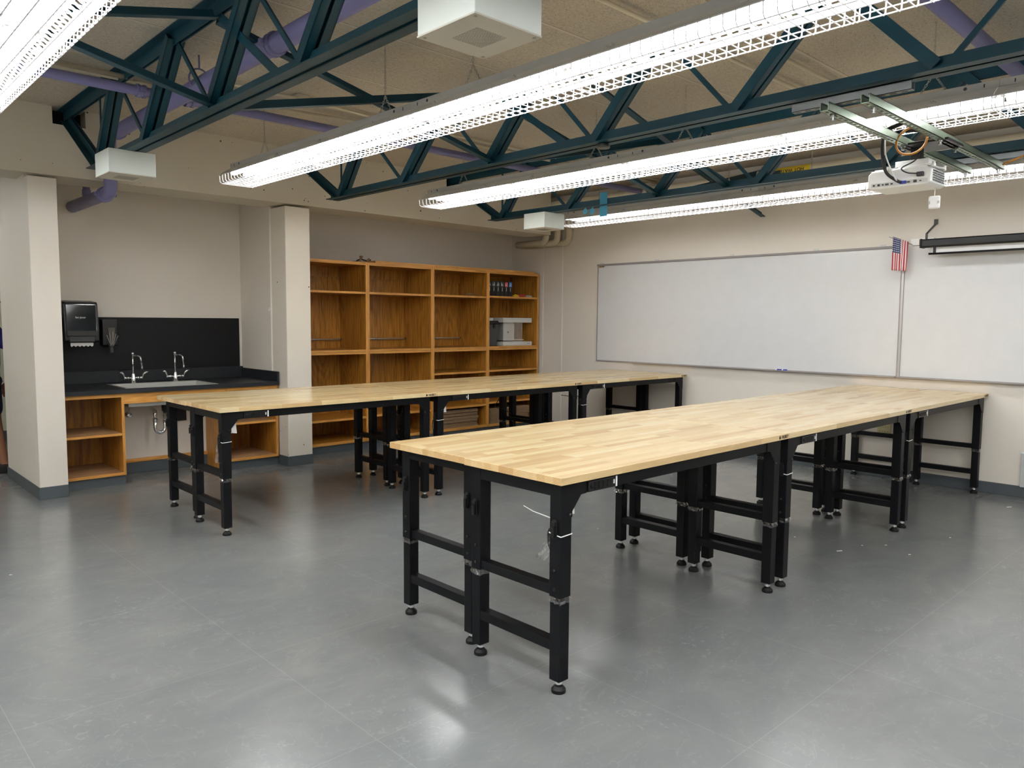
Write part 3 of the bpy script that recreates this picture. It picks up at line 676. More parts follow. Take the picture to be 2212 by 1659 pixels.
# flag
t = thing('flag', 'small American flag hanging on a stick over the whiteboard joint', 'flag', (5.33, .752, 2.16))
MB().tube([(.15, -.075, .045), (-.04, .075, .115)], .004, 6).build('stick', M['alu'], t)
mt, nt, b = newmat('flag_cloth'); L_ = nt.links
uv = nd(nt, 'ShaderNodeUVMap'); sp = nd(nt, 'ShaderNodeSeparateXYZ'); L_.new(uv.outputs[0], sp.inputs[0])
stp = mth(nt, 'MODULO', mth(nt, 'FLOOR', mth(nt, 'MULTIPLY', sp.outputs[0], 13.0)), 2.0)
colr = mix(nt, stp, rgb(178, 50, 58), rgb(232, 226, 226))
can = mth(nt, 'MULTIPLY', mth(nt, 'GREATER_THAN', sp.outputs[0], .46), mth(nt, 'GREATER_THAN', sp.outputs[1], .54))
vx = mth(nt, 'SUBTRACT', mth(nt, 'FRACT', mth(nt, 'MULTIPLY', sp.outputs[0], 11.0)), .5); vy = mth(nt, 'SUBTRACT', mth(nt, 'FRACT', mth(nt, 'MULTIPLY', sp.outputs[1], 16.0)), .5)
star = mth(nt, 'LESS_THAN', mth(nt, 'ADD', mth(nt, 'MULTIPLY', vx, vx), mth(nt, 'MULTIPLY', vy, vy)), .07)
canc = mix(nt, star, rgb(40, 48, 96), rgb(226, 228, 236)); L_.new(mix(nt, can, colr, canc), b.inputs['Base Color']); b.inputs['Roughness'].default_value = .8
nu, nv = 22, 20; me = bpy.data.meshes.new('cloth'); vs, fs, uvs = [], [], []
for j in range(nv + 1):
    for i in range(nu + 1):
        u, v_ = i / nu, j / nv                      # u across from the free side to the stick tip, v up
        spread = .088 + .022 * (1 - v_)
        y = -.045 + (u - .15) * spread * 1.15 + .010 * (1 - v_); z = -.185 + v_ * .30 + (u - 1) * .045 * v_ - (1 - u) * .012 * (1 - v_)
        x = .008 * math.sin(u * 17 + v_ * 1.5) * (1.1 - v_ * .5) + .055 - .09 * v_ * u
        vs.append((x, y, z)); uvs.append((u, v_))
for j in range(nv):
    for i in range(nu): a = j * (nu + 1) + i; fs.append((a, a + 1, a + nu + 2, a + nu + 1))
me.from_pydata(vs, [], fs); ul = me.uv_layers.new(name='UVMap')
for p_ in me.polygons:
    p_.use_smooth = True
    for li in p_.loop_indices: ul.data[li].uv = uvs[me.loops[li].vertex_index]
me.materials.append(mt); o = bpy.data.objects.new('cloth', me); C.objects.link(o); o.parent = t
sm = o.modifiers.new('s', 'SOLIDIFY'); sm.thickness = .001
# projection screen
t = thing('projection_screen', 'rolled up projection screen in a black housing at the right edge', 'screen')
MB().prism([(5.30, 2.172), (5.30, 2.222), (5.315, 2.235), (5.375, 2.235), (5.385, 2.222), (5.385, 2.172), (5.37, 2.160), (5.315, 2.160)], 1, .555, -2.4).build('housing', M['blackp'], t, bevel=.003)
MB().box(5.296, .545, 2.158, 5.389, .565, 2.238).build('end_cap', M['rubber'], t, bevel=.004)
MB().tube([(5.345, .50, 2.105), (5.345, -2.3, 2.105)], .0095, 10).build('bottom_bar', M['blackp'], t, smooth=True)
MB().box(5.343, .475, 2.105, 5.347, -2.3, 2.165).build('screen_fabric', M['board'], t)
MB().box(5.340, .44, 2.105, 5.350, .465, 2.165).build('pull_tab', M['blackp'], t)
MB().bar((5.345, .525, 2.235), (5.345, .525, 2.285), .004, .02, (0, 1, 0)).bar((5.345, .525, 2.285), (5.49, .50, 2.385), .004, .02, (0, 1, 0)).box(5.485, .485, 2.38, XF, .515, 2.425).build('wall_bracket', M['darkgrey'], t)
o = MB().tube([(5.445, 1.845, .988), (5.445, 1.97, .988)], .0085, 10).build('dry_erase_marker', M['bluep'], smooth=True); tag(o, 'blue and white marker lying on the whiteboard tray', 'marker')
o2 = MB().tube([(5.445, 1.885, .988), (5.445, 1.90, .988)], .0092, 10).build('label_band', M['white'], o)
MB().tube([(5.445, 1.955, .988), (5.445, 1.972, .988)], .0092, 10).build('cap_end', M['white'], o)
t = thing('wall_outlet', 'ivory multi outlet plate on the wall behind the far tables', 'outlet', (XF, .865, .47))
MB().box(-.012, -.062, -.05, 0, .062, .05).build('plate', M['outlet'], t, bevel=.003)
sl = MB()
for y in (-.036, -.012, .012, .036):
    for z in (-.022, .022): sl.box(-.0128, y - .005, z - .006, -.0118, y - .003, z + .006); sl.box(-.0128, y + .003, z - .006, -.0118, y + .005, z + .006)
sl.build('slot', M['ink'], t)
t = thing('wall_cabinet_box', 'low grey metal box on the whiteboard wall at the right edge', 'box')
MB().box(XF - .03, -.95, .095, XF, -.275, .39).build('box_body', M['greybox'], t, bevel=.003)
MB().box(XF - .032, -.95, .385, XF, -.27, .397).build('rim', M['white'], t)

# ------------------------------------------------------------------ work tables
TL, TW, TH = 1.829, .5805, .878
TD = .5790
def make_table():
    r = empty('work_table')
    top = MB().box(0, 0, TH - .030, TL - .0025, TD, TH).build('tabletop', M['butcher'], r, bevel=.0015)
    text_obj('HUSKY', .0235, M['ink'], top, (TL - .0885, -.0004, TH - .0155), (math.radians(90), 0, 0), name='printed_logo', bold=.0008)
    dog = MB().prism([(0, 0), (.004, .006), (.003, .010), (.008, .014), (.010, .018), (.013, .013), (.018, .009), (.020, .002), (.015, -.002), (.011, -.005), (.010, 0), (.006, -.001)], 1, -.0008, 0.0002)
    dog.m = Matrix(); d = dog.build('printed_mark', M['ink'], top); d.location = (TL - .118, 0, TH - .021)
    xa, xb = (.020, .082), (TL - .125, TL - .065)
    ya, yb = (.018, .078), (TW - .088, TW - .030)
    feet = []
    for ix, (x0, x1) in enumerate((xa, xb)):
        for iy, (y0, y1) in enumerate((ya, yb)):
            l = MB(); l.box(x0, y0, .393, x1, y1, TH - .031); l.box(x0 + .003, y0 + .003, .052, x1 - .003, y1 - .003, .40)
            lg = l.build('leg', M['black'], r, bevel=.0025)
            cx, cy = (x0 + x1) / 2, (y0 + y1) / 2
            MB().lathe([(.029, 0), (.030, .004), (.029, .014), (.018, .026), (.010, .030)], (cx, cy, 0), 20).build('foot', M['rubber'], lg, smooth=False)
            MB().lathe([(.009, .028), (.009, .033), (.015, .034), (.015, .044), (.010, .045), (.010, .054)], (cx, cy, 0), 8).build('levelling_nut', M['nut'], lg)
            s = -1 if ix == 0 else 1; xe = x0 if ix == 0 else x1
            lv = MB()
            ang = [(-.013, .640), (-.013, .700), (-.008, .706), (.008, .706), (.013, .700), (.013, .688), (.009, .640), (.005, .632), (-.009, .632)]
            lv.prism([(cy + a, z) for a, z in ang], 0, xe, xe + s * .007); lv.prism([(cy - .010, .682), (cy - .010, .698), (cy + .010, .698), (cy + .010, .682)], 0, xe + s * .007, xe + s * .014)
            lv.prism([(cy - .008, .636), (cy - .008, .680), (cy + .008, .680), (cy + .006, .636)], 0, xe + s * .007, xe + s * .019)
            lv.build('lock_lever', M['blackp'], lg, bevel=.001)
            bo = MB()
            for z in (.425, .502):
                pr = [(.0065, s * 0), (.0065, s * .003), (.004, s * .006)]
                bo.lathe(pr, (xe, cy, z), 8, 0)
            so = -1 if iy == 0 else 1; ye = y0 if iy == 0 else y1
            bo.lathe([(.007, 0), (.007, so * .004), (.004, so * .008)], (x1 - .012 if ix == 0 else x0 + .012, ye, .722), 8, 1)
            bo.build('bolt', M['blackp'], lg)
            # crumpled clear wrapping at the sleeve mouth
            wr = MB(); rnd = random.Random(ix * 7 + iy * 3 + 5); N = 20; ring = []
            hgt = [.0, .010, .022]
            for hi, hz in enumerate(hgt):
                for k in range(N):
                    a = k / N * 4; e = int(a); f = a - e
                    cs = [(x0, y0), (x1, y0), (x1, y1), (x0, y1), (x0, y0)]
                    px_, py_ = cs[e][0] * (1 - f) + cs[e + 1][0] * f, cs[e][1] * (1 - f) + cs[e + 1][1] * f
                    q = .0015 + (rnd.random() * .009 if hi else 0)
                    dx, dy = px_ - cx, py_ - cy; dl = math.hypot(dx, dy)
                    ring.append((px_ + dx / dl * (q - .003), py_ + dy / dl * (q - .003), .394 - hz - rnd.random() * .004 * (hi > 0)))
            wr.add(ring, [(h * N + k, h * N + (k + 1) % N, (h + 1) * N + (k + 1) % N, (h + 1) * N + k) for h in range(2) for k in range(N)])
            wr.build('plastic_wrap', M['clear'], lg)
    ap = MB()
    zt, zb = TH - .031, .795
    ap.box(xa[1], .020, zb, xb[0], .046, zt); ap.box(xa[1], TW - .056, zb, xb[0], TW - .032, zt)
    for x0, x1 in (xa, xb): ap.box(x0 + .002, ya[1], zb, x1 - .002, yb[0], zt)
    ap.build('apron', M['black'], r, bevel=.002)
    for (xx, s) in ((xa, 1), (xb, -1)):
        for (yo, t_) in ((.0165, .0025), (TW - .0315, .0025)):
            x0, x1 = xx; xi = x1 if s == 1 else x0; xo = x0 if s == 1 else x1
            g = MB().prism([(xo - s * .001, zt), (xo - s * .001, .711), (xi + s * .002, .711), (xi + s * .002, .734), (xi + s * .052, .793), (xi + s * .085, .795), (xi + s * .085, zt)], 1, yo, yo + t_)
            g.build('corner_bracket', M['black'], r, bevel=.0008)
        x0, x1 = xx
        MB().box(x0 + .006, ya[1] - .002, .398, x1 - .012, yb[0] + .002, .436).build('stretcher', M['black'], r, bevel=.002)
        MB().box(x0 + .006, ya[1] - .006, .170, x1 - .008, yb[0] + .006, .212).build('stretcher', M['black'], r, bevel=.002)
    ps = MB().box(.172, .010, .797, .352, .030, .840).build('power_strip', M['blackp'], r, bevel=.002)
    MB().lathe([(.010, 0), (.010, -.003), (.006, -.005)], (.193, .010, .819), 12, 1).build('switch', M['rubber'], ps)
    for k in range(4):
        x = .217 + k * .027
        MB().box(x - .0115, .0075, .804, x + .0115, .011, .834).build('outlet', M['rubber'], ps, bevel=.001)
        sl = MB(); sl.box(x - .006, .0068, .820, x - .004, .008, .829); sl.box(x + .004, .0068, .820, x + .006, .008, .829); sl.lathe([(.0025, 0), (.0025, -.0006)], (x, .0076, .811), 8, 1); sl.build('outlet_slot', M['ink'], ps)
    MB().box(.325, .0075, .812, .333, .011, .829).build('usb_port', M['lightgrey'], ps)
    MB().box(.341, .0085, .798, .350, .0102, .841).build('rating_label', M['tie'], ps)
    return r
tb = make_table(); index_kids()
PX, PY = -.0477, 3.056
spots = []
def place(x, y, rot, label, grp):
    global tb_used
    o = tb if not spots else copy_tree(tb)
    o.location = (x, y, 0) if not rot else (x + TL, y + TW, 0); o.rotation_euler = (0, 0, PI if rot else 0)
    tag(o, label, 'table', grp); spots.append(o); return o
end = ['end nearest the camera', 'middle', 'end against the whiteboard wall']
for k in range(3):
    place(k * TL, 0, False, 'butcher block work table, front row of the near island, %s' % end[k], 'butcher block work tables')
for k in range(3):
    place(k * TL + .008, TW, True, 'butcher block work table, back row of the near island, %s' % end[k], 'butcher block work tables')
end2 = ['left end near the sink', 'middle', 'right end at the whiteboard wall']
for k in range(3):
    place(PX + k * TL, PY, False, 'butcher block work table, front row of the far island, %s' % end2[k], 'butcher block work tables')
for k in range(3):
    place(PX + k * TL - (.012 if k == 0 else 0), PY + TW, True, 'butcher block work table, back row of the far island, %s' % end2[k], 'butcher block work tables')
# zip ties round the front legs
def zip_tie(ox, oy, z, label, tail=False):
    x0, x1, y0, y1 = ox + .018, ox + .084, oy + .0155, oy + .080
    t = thing('zip_tie', label, 'zip tie', group='white zip ties on table legs')
    m = MB(); m.tube(fillet([(x0, y0 + .03, z), (x0, y0, z - .003), (x1, y0, z), (x1, y1, z + .002), (x0, y1, z + .004), (x0, y0 + .03, z)], .004, 3), .0022, 6); m.build('strap', M['tie'], t)
    MB().box(x0 - .003, y0 + .032, z - .004, x0 + .003, y0 + .041, z + .004).build('lock_head', M['tie'], t)
    if tail: MB().tube([(ox + .05, oy + .082, z + .05), (ox + .03, oy + .115, z + .062), (ox + .0, oy + .15, z + .078), (ox - .02, oy + .185, z + .098)], [.002, .002, .0018, .0012], 6).tube([(ox + .05, oy + .082, z + .05), (ox + .05, oy + .0815, z + .004)], .002, 6).build('loose_tail', M['tie'], t)
for k in range(3):
    zip_tie(k * TL, 0, .645, 'white zip tie round the front leg of the %s table of the near island' % ['closest', 'middle', 'last'][k], k == 0)
    zip_tie(PX + k * TL, PY, .645, 'white zip tie round the front leg of the %s table of the far island' % ['leftmost', 'middle', 'rightmost'][k])
def cord_bag(x, y, z, label, s=1.0, w=1):
    t = thing('cord_bag', label, 'bag', (x, y, z), group='clear bags with power cords')
    c = MB()
    for k in range(3): c.tube([(.004 * k, .006 * k + .016 * math.cos(a), -.045 * s + .042 * s * math.sin(a)) for a in [2 * PI * q / 16 for q in range(16)]], .0034, 6, closed=True)
    c.tube([(0, .0, -.085 * s), (0, -.002, -.10 * s), (0, 0, -.125 * s)], [.006, .008, .006], 8); c.build('black_cord', M['blackp'], t)
    rnd = random.Random(int(x * 100)); n, m = 9, 8; vs = []
    for sd in (0, 1):
        for j in range(m + 1):
            for i in range(n + 1):
                u, v = i / n, j / m; hw = .010 + .036 * v * w
                vs.append(((.011 if sd else -.013) + rnd.uniform(-.005, .005), (u - .5) * 2 * hw + .030 * v * w, -.03 - v * .105 * s + rnd.uniform(-.003, .003)))
    fs = []
    for sd in (0, 1):
        o = sd * (n + 1) * (m + 1)
        fs += [(o + j * (n + 1) + i, o + j * (n + 1) + i + 1, o + (j + 1) * (n + 1) + i + 1, o + (j + 1) * (n + 1) + i) for j in range(m) for i in range(n)]
    MB().add(vs, fs).build('clear_bag', M['clear'], t)
cord_bag(.052, .098, .655, 'clear bag with black cord hanging on the nearest table leg')
cord_bag(PX + .03, PY + .098, .650, 'clear bag with black cord on the left end leg of the far island', 1.2, .5)
cord_bag(PX + TL + .04, PY + .100, .640, 'clear bag with cord behind the middle leg of the far island', 1.1, .5)
cord_bag(TL + .05, TW + .42, .66, 'clear bag with cord under the middle of the near island', 1, .6)
cord_bag(PX + TL - .06, PY + 1.02, .80, 'clear bag with cord under the back row of the far island', 1.1, .6)
def paper_tag(x, y, z, label):
    o = MB().prism([(x, z), (x + .042, z), (x + .050, z - .085), (x + .004, z - .080)], 1, y, y + .0008).build('paper_tag', M['paper']); tag(o, label, 'tag', 'white paper tags behind table brackets')
paper_tag(.082, .048, .795, 'white paper tag behind the corner bracket of the nearest table')
paper_tag(PX + .085, PY + .046, .780, 'white paper tag behind the corner bracket at the left end of the far island')
paper_tag(PX + TL + .085, PY + .048, .785, 'white paper tag behind the corner bracket in the middle of the far island')
cord('black_cable', [(PX + 2 * TL + .30, PY + .20, .80), (PX + 2 * TL + .22, PY + .20, .73), (PX + 2 * TL + .13, PY + .18, .715), (PX + 2 * TL + .02, PY + .18, .72), (PX + 2 * TL - .12, PY + .18, .74)], .0035, 'blackp', 'thin black cord slung between the middle and right tables of the far island')
cord('black_cable', [(PX + 2 * TL + .07, PY + .10, .66), (PX + 2 * TL + .10, PY + .10, .58), (PX + 2 * TL + .07, PY + .11, .52), (PX + 2 * TL + .11, PY + .12, .50), (PX + 2 * TL + .09, PY + .12, .54), (PX + 2 * TL + .07, PY + .10, .60)], .006, 'blackp', 'short coiled black cord on the right table leg of the far island')
cord('black_cable', [(PX + TL + 1.35, PY + .75, .80), (PX + TL + 1.40, PY + .75, .70), (PX + TL + 1.36, PY + .78, .60), (PX + TL + 1.50, PY + .80, .56), (PX + TL + 1.62, PY + .82, .50)], .004, 'blackp', 'black cord dangling under the middle of the far island')

# ------------------------------------------------------------------ sink counter
ZK = .850
t = thing('countertop', 'black laminate countertop with upstand and sink cut out', 'countertop')
m = MB()
sx0, sx1, sy0, sy1 = .07, .86, 5.33, 5.80
m.box(-.484, 5.24, ZK - .036, sx0, 6.10, ZK); m.box(sx1, 5.24, ZK - .036, 1.469, 6.10, ZK); m.box(sx0, 5.24, ZK - .036, sx1, sy0, ZK); m.box(sx0, sy1, ZK - .036, sx1, 6.10, ZK)
m.build('top', M['laminate'], t)
MB().box(-.484, 6.075, ZK, 1.469, 6.10, ZK + .115).build('back_upstand', M['laminate'], t, bevel=.002)
MB().box(1.445, 5.24, ZK, 1.469, 6.075, ZK + .10).build('end_upstand', M['laminate'], t, bevel=.002)
MB().box(-.484, 5.60, ZK, -.462, 6.075, ZK + .10).build('end_upstand', M['laminate'], t, bevel=.002)
o = MB().box(-.484, 6.086, ZK + .116, 1.440, 6.098, 1.482).build('splash_panel', M['slate'], bevel=.001); tag(o, 'tall black splash panel on the wall above the sink', 'panel')
t = thing('sink', 'stainless steel drop in sink in the black counter', 'sink')
m = MB(); e = .022
m.box(sx0 - e, sy0 - .012, ZK, sx1 + e, sy0, ZK + .003); m.box(sx0 - e, sy1, ZK, sx1 + e, sy1 + .085, ZK + .003); m.box(sx0 - e, sy0, ZK, sx0, sy1, ZK + .003); m.box(sx1, sy0, ZK, sx1 + e, sy1, ZK + .003)
m.build('rim', M['steel'], t)
m = MB(); zf = ZK - .17
m.box(sx0, sy0, zf, sx1, sy1, zf + .003); m.box(sx0, sy0, zf, sx0 + .003, sy1, ZK); m.box(sx1 - .003, sy0, zf, sx1, sy1, ZK); m.box(sx0, sy0, zf, sx1, sy0 + .003, ZK); m.box(sx0, sy1 - .003, zf, sx1, sy1, ZK)
m.build('basin', M['steel'], t, bevel=.001)
MB().lathe([(.04, 0), (.04, .004), (.012, .005)], (.46, 5.56, zf + .003), 20).build('drain', M['chrome'], t)
def faucet(x, y, label):
    t = thing('faucet', label, 'faucet', (x, y, ZK + .003), group='chrome gooseneck lab faucets')
    MB().lathe([(.030, 0), (.030, .006), (.021, .012), (.019, .075), (.014, .095), (.009, .10)], n=20).build('body', M['chrome'], t, smooth=True)
    MB().tube([(0, 0, .09), (0, 0, .285)], .0075, 12).build('riser', M['chrome'], t, smooth=True)
    MB().lathe([(.008, 0), (.014, .004), (.013, .018), (.015, .024), (.010, .032)], (0, 0, .262), 16).build('top_cap', M['chrome'], t, smooth=True)
    sp = fillet([(0, 0, .262), (.035, -.055, .262), (.048, -.075, .250), (.054, -.085, .16)], .035, 6)
    MB().tube(sp, .0075, 12).tube([(.054, -.085, .165), (.0545, -.086, .138)], .010, 12).build('spout', M['chrome'], t, smooth=True)
    for s in (-1, 1):
        h = MB(); h.tube([(s * .015, 0, .052), (s * .065, 0, .052)], [.009, .008], 12); h.lathe([(.013, -.008), (.013, .008)], (s * .045, 0, .052), 12, 0)
        h.lathe([(.012, -.012), (.013, .012)], (s * .073, 0, .052), 12, 0)
        pts = [(s * .075, 0, .050), (s * .085, -.004, .066), (s * .090, -.008, .085), (s * .108, -.012, .102), (s * .132, -.014, .106)] if s > 0 else [(s * .075, 0, .050), (s * .082, -.004, .070), (s * .092, -.01, .092), (s * .108, -.012, .108), (s * .122, -.014, .104)]
        h.tube(pts, [.006, .007, .010, .011, .006], 8); h.build('lever_handle', M['chrome'], t, smooth=True)
faucet(.276, 5.845, 'left chrome gooseneck faucet behind the sink')
faucet(.668, 5.845, 'right chrome gooseneck faucet behind the sink')
# base cabinets
def cab(name, x0, x1, label, shelf, drawer=False):
    t = thing(name, label, 'cabinet')
    y0, y1, z0, z1 = 5.27, 6.09, .085, ZK - .037
    MB().box(x0, y0 + .02, z0, x0 + .02, y1, z1).build('side_panel', M['oak'], t); MB().box(x1 - .02, y0 + .02, z0, x1, y1, z1).build('side_panel', M['oak'], t)
    MB().box(x0 + .02, y1 - .19, z0, x1 - .02, y1 - .18, z1).build('back_panel', M['oak'], t)
    MB().box(x0 + .02, y0 + .006, z0, x1 - .02, y1 - .18, z0 + .022).build('bottom_panel', M['dusty'], t)
    MB().box(x0, y0, z0, x0 + .035, y0 + .02, z1).build('stile', M['oakv'], t, bevel=.001); MB().box(x1 - .022, y0, z0, x1, y0 + .02, z1).build('stile', M['oakv'], t, bevel=.001)
    MB().box(x0 + .03, y0, z1 - .034, x1 - .02, y0 + .02, z1).build('top_rail', M['oakh'], t, bevel=.001)
    MB().box(x0 + .03, y0, z0, x1 - .02, y0 + .02, z0 + .024).build('bottom_rail', M['oakh'], t, bevel=.001)
    MB().box(x0 + .022, y0 + .012, shelf, x1 - .022, y1 - .18, shelf + .02).build('shelf', M['dusty'], t)
    MB().box(x0 + .022, y0 + .008, shelf, x1 - .022, y0 + .014, shelf + .021).build('shelf_edge', M['oakh'], t)
    if drawer:
        MB().box(x0 + .03, y0, .60, x1 - .02, y0 + .02, .62).build('drawer_rail', M['oakh'], t)
    tk = MB().box(x0 + .002, y0 + .022, 0, x1, y0 + .03, z0).build('toe_kick', M['base'], t)
    MB().box(x0 + .002, y0 + .03, 0, x1, y1 - .2, z0 - .002).build('plinth', M['oak'], t)
    return t
cab('base_cabinet', -.483, .018, 'open oak base cabinet left of the sink with one shelf', .438)
cab('base_cabinet', .925, 1.468, 'open oak base cabinet right of the sink, partly behind the table', .440, True)
t = thing('sink_apron', 'oak apron board under the counter in front of the sink', 'panel')
MB().box(.018, 5.272, .718, .925, 5.292, ZK - .037).build('board', M['oakh'], t)
# plumbing
t = thing('drain_trap', 'chrome P trap hanging under the sink', 'pipe')
MB().tube([(.46, 5.56, .68), (.46, 5.56, .60)], .028, 14).build('tailpiece', M['blackp'], t, smooth=True)
pts = [(.46, 5.56, .60), (.46, 5.56, .44)] + [(.415 + .045 * math.cos(a), 5.56, .44 + .045 * math.sin(a)) for a in [-PI * k / 10 for k in range(1, 11)]]
pts += [(.37, 5.56, .54)]
MB().tube(pts, .018, 14).tube(fillet([(.37, 5.56, .53), (.37, 5.56, .60), (.40, 5.72, .60), (.41, 5.76, .60)], .04), .019, 14).build('trap_tube', M['chrome'], t, smooth=True)
for p_ in ((.46, 5.56, .50), (.37, 5.56, .52)): MB().lathe([(.024, -.012), (.025, 0), (.024, .012)], p_, 12).build('slip_nut', M['chrome'], t)
MB().box(.60, 5.72, .47, .72, 5.76, .60).build('wall_fitting', M['blackp'], t)
t = thing('shutoff_valve', 'chrome shutoff valve on the wall under the sink, left one', 'valve', (.19, 5.76, .565))
MB().lathe([(.030, 0), (.026, -.006), (.010, -.010), (.010, -.05)], n=16, ax=1).build('escutcheon', M['chrome'], t, smooth=True)
MB().lathe([(.004, -.05), (.020, -.052), (.020, -.064), (.006, -.066)], n=10, ax=1).tube([(0, -.04, 0), (.004, -.04, .12)], .004, 8).build('valve_body', M['chrome'], t)
t = thing('shutoff_valve', 'brass and chrome shutoff valve under the sink beside the black fitting', 'valve', (.56, 5.76, .63))
MB().lathe([(.028, 0), (.020, -.03), (.016, -.05)], n=14, ax=1).build('valve_body', M['steel'], t)
MB().tube([(.03, -.012, -.05), (.03, -.012, -.52)], .004, 6).build('supply_line', M['ink'], t)
# towel dispenser
t = thing('paper_towel_dispenser', 'black smoked paper towel dispenser on the wall left of the sink', 'dispenser', (-.135, 6.10, 1.245))
MB().prism([(0, .0), (-.215, .0), (-.235, .02), (-.235, .10), (-.205, .355), (-.185, .375), (0, .39)], 0, -.155, .135).build('back_body', M['blackp'], t, bevel=.006)
MB().prism([(-.17, .06), (-.242, .055), (-.243, .11), (-.212, .357), (-.19, .374), (-.17, .374)], 0, -.140, .120).build('front_cover', M['smoke'], t, bevel=.010, seg=3)
MB().box(-.115, -.236, .008, .095, -.225, .058).build('lower_lip', M['darkgrey'], t, bevel=.004)
pz = [(-.10, 0), (-.10, -.030)] + [(-.10 + .017 * (k + .5) , -.042 if k % 2 == 0 else -.030) for k in range(11)] + [(.09, -.030), (.09, 0)]
pm = MB().prism([(x, z + .004) for x, z in pz], 1, -.200, -.199).build('paper_towel', M['paper'], t)
text_obj('San Jamar', .022, M['lightgrey'], t, (-.06, -.2285, .232), (math.radians(83), 0, 0), name='brand_mark', bold=.0005)
# soap dispenser
t = thing('soap_dispenser', 'small black soap dispenser with clear spout beside the towel dispenser', 'dispenser', (.135, 6.086, 1.15))
MB().box(-.070, -.07, .06, .070, 0, .315).build('back_body', M['blackp'], t, bevel=.012, seg=3)
MB().prism([(-.033, .235), (.033, .235), (.022, .06), (-.018, .06)], 1, -.115, -.07).build('clear_reservoir', M['acryl'], t, bevel=.004)
st_ = MB()
for a in (-.045, -.02, .01, .035, .055): st_.tube([(a, -.118, .20 - abs(a) * .8), (a * .35, -.118, .075)], [.0024, .0012], 6)
st_.build('ribs', M['chrome'], t)
MB().lathe([(.026, .066), (.024, .052), (.018, .048), (.020, 0), (.017, -.012)], (0, -.09, 0), 14).build('push_nozzle', M['darkgrey'], t)
t = thing('wall_hook', 'small white hook on the side wall beside the concrete pillar', 'hook', (1.470, 5.42, 1.575))
MB().lathe([(.018, 0), (.016, -.004)], n=14, ax=0).tube(arc((-.004, 0, 0), .016, 180, 360, 8, 'yz'), .003, 6).build('hook_body', M['white'], t)

# ------------------------------------------------------------------ oak bookcases
def bookcase(x0, x1, label, shelves, double=()):
    t = thing('bookcase', label, 'bookcase', group='oak bookcases in the alcove')
    y0, y1, z1 = 5.50, 6.09, 2.125
    W = .0245
    for a, b_ in ((x0, x0 + .02), (x1 - .02, x1)): MB().box(a, y0 + .018, .085, b_, y1, z1 - .002).build('side_panel', M['oak'], t)
    MB().box(x0, y0, .085, x0 + W, y0 + .018, z1).build('stile', M['oakv'], t, bevel=.001); MB().box(x1 - W, y0, .085, x1, y0 + .018, z1).build('stile', M['oakv'], t, bevel=.001)
    MB().box(x0 + .02, y1 - .012, .085, x1 - .02, y1 - .002, z1 - .03).build('back_panel', M['oak'], t)
    MB().box(x0 + .02, y1 - .03, z1 - .15, x1 - .02, y1 - .012, z1 - .03).build('hanging_rail', M['oak'], t)
    MB().box(x0 + .02, y0 + .018, z1 - .03, x1 - .02, y1, z1 - .002).build('top_panel', M['oak'], t)
    MB().box(x0 + W, y0, z1 - .034, x1 - W, y0 + .018, z1).build('top_rail', M['oakh'], t, bevel=.001)
    MB().box(x0 + .02, y0 + .018, .085, x1 - .02, y1 - .012, .115).build('bottom_panel', M['oak'], t)
    MB().box(x0 + W, y0, .085, x1 - W, y0 + .018, .118).build('bottom_rail', M['oakh'], t, bevel=.001)
    for k, z in enumerate(shelves):
        th = .048 if k in double else .024
        s = MB().box(x0 + .022, y0 + .020, z - th / 2, x1 - .022, y1 - .014, z + th / 2).build('shelf', M['oak'], t)
        MB().box(x0 + .022, y0 + .004, z - .012 + (th / 2 - .012), x1 - .022, y0 + .0205, z + th / 2).build('shelf_edge', M['oakh'], s, bevel=.001)
        if th > .03: MB().box(x0 + W, y0 + .002, z - th / 2 - .002, x1 - W, y0 + .0195, z - .003).build('fixed_rail', M['oakh'], s, bevel=.001)
    MB().box(x0, y0 + .014, 0, x1, y0 + .022, .085).build('toe_kick', M['base'], t)
    MB().box(x0, y0 + .022, 0, x1, y1 - .1, .083).build('plinth', M['oak'], t)
bookcase(1.767, 2.690, 'empty oak bookcase beside the concrete pillar', (1.78, 1.115, .36), (1,))
bookcase(2.690, 3.617, 'empty oak bookcase, second from the concrete pillar', (1.78, 1.115, .37), (1,))
bookcase(3.617, 4.520, 'oak bookcase holding a clear bag and cardboard, third from the pillar', (1.78, 1.115, .815, .38), (1,))
bookcase(4.520, 5.455, 'oak bookcase in the corner holding binders and a white machine', (1.79, 1.120, .82, .40), (1,))
lg_ = 'loose oak boards on top of the bookcases'
for a, b_, l in ((2.80, 3.68, 'left loose oak board lying on top of the bookcases'), (3.685, 4.00, 'short middle loose oak board on top of the bookcases'), (4.005, 5.38, 'long right loose oak board lying on top of the bookcases')):
    o = MB().box(a, 5.505, 2.1255, b_, 5.95, 2.150).build('loose_board', M['oakh'], bevel=.001); tag(o, l, 'board', lg_)
def rod(x0, x1, label):
    t = thing('metal_rod', label, 'rod', group='metal rods at the back of the bookcases')
    MB().tube([(x0, 6.045, 1.245), (x1, 6.045, 1.245)], .009, 10).build('bar', M['steel'], t, smooth=True)
    MB().lathe([(.016, -.010), (.016, .010)], ((x0 + x1) / 2, 6.045, 1.245), 12, 0).build('collar', M['zinc'], t)
    for x in (x0, x1): MB().lathe([(.014, -.004), (.014, .004)], (x, 6.045, 1.245), 12, 0).build('end_flange', M['darkgrey'], t)
rod(1.795, 2.663, 'metal rod across the back of the bookcase beside the pillar')
rod(2.718, 3.590, 'metal rod across the back of the second bookcase')
rod(3.645, 4.494, 'metal rod across the back of the third bookcase')
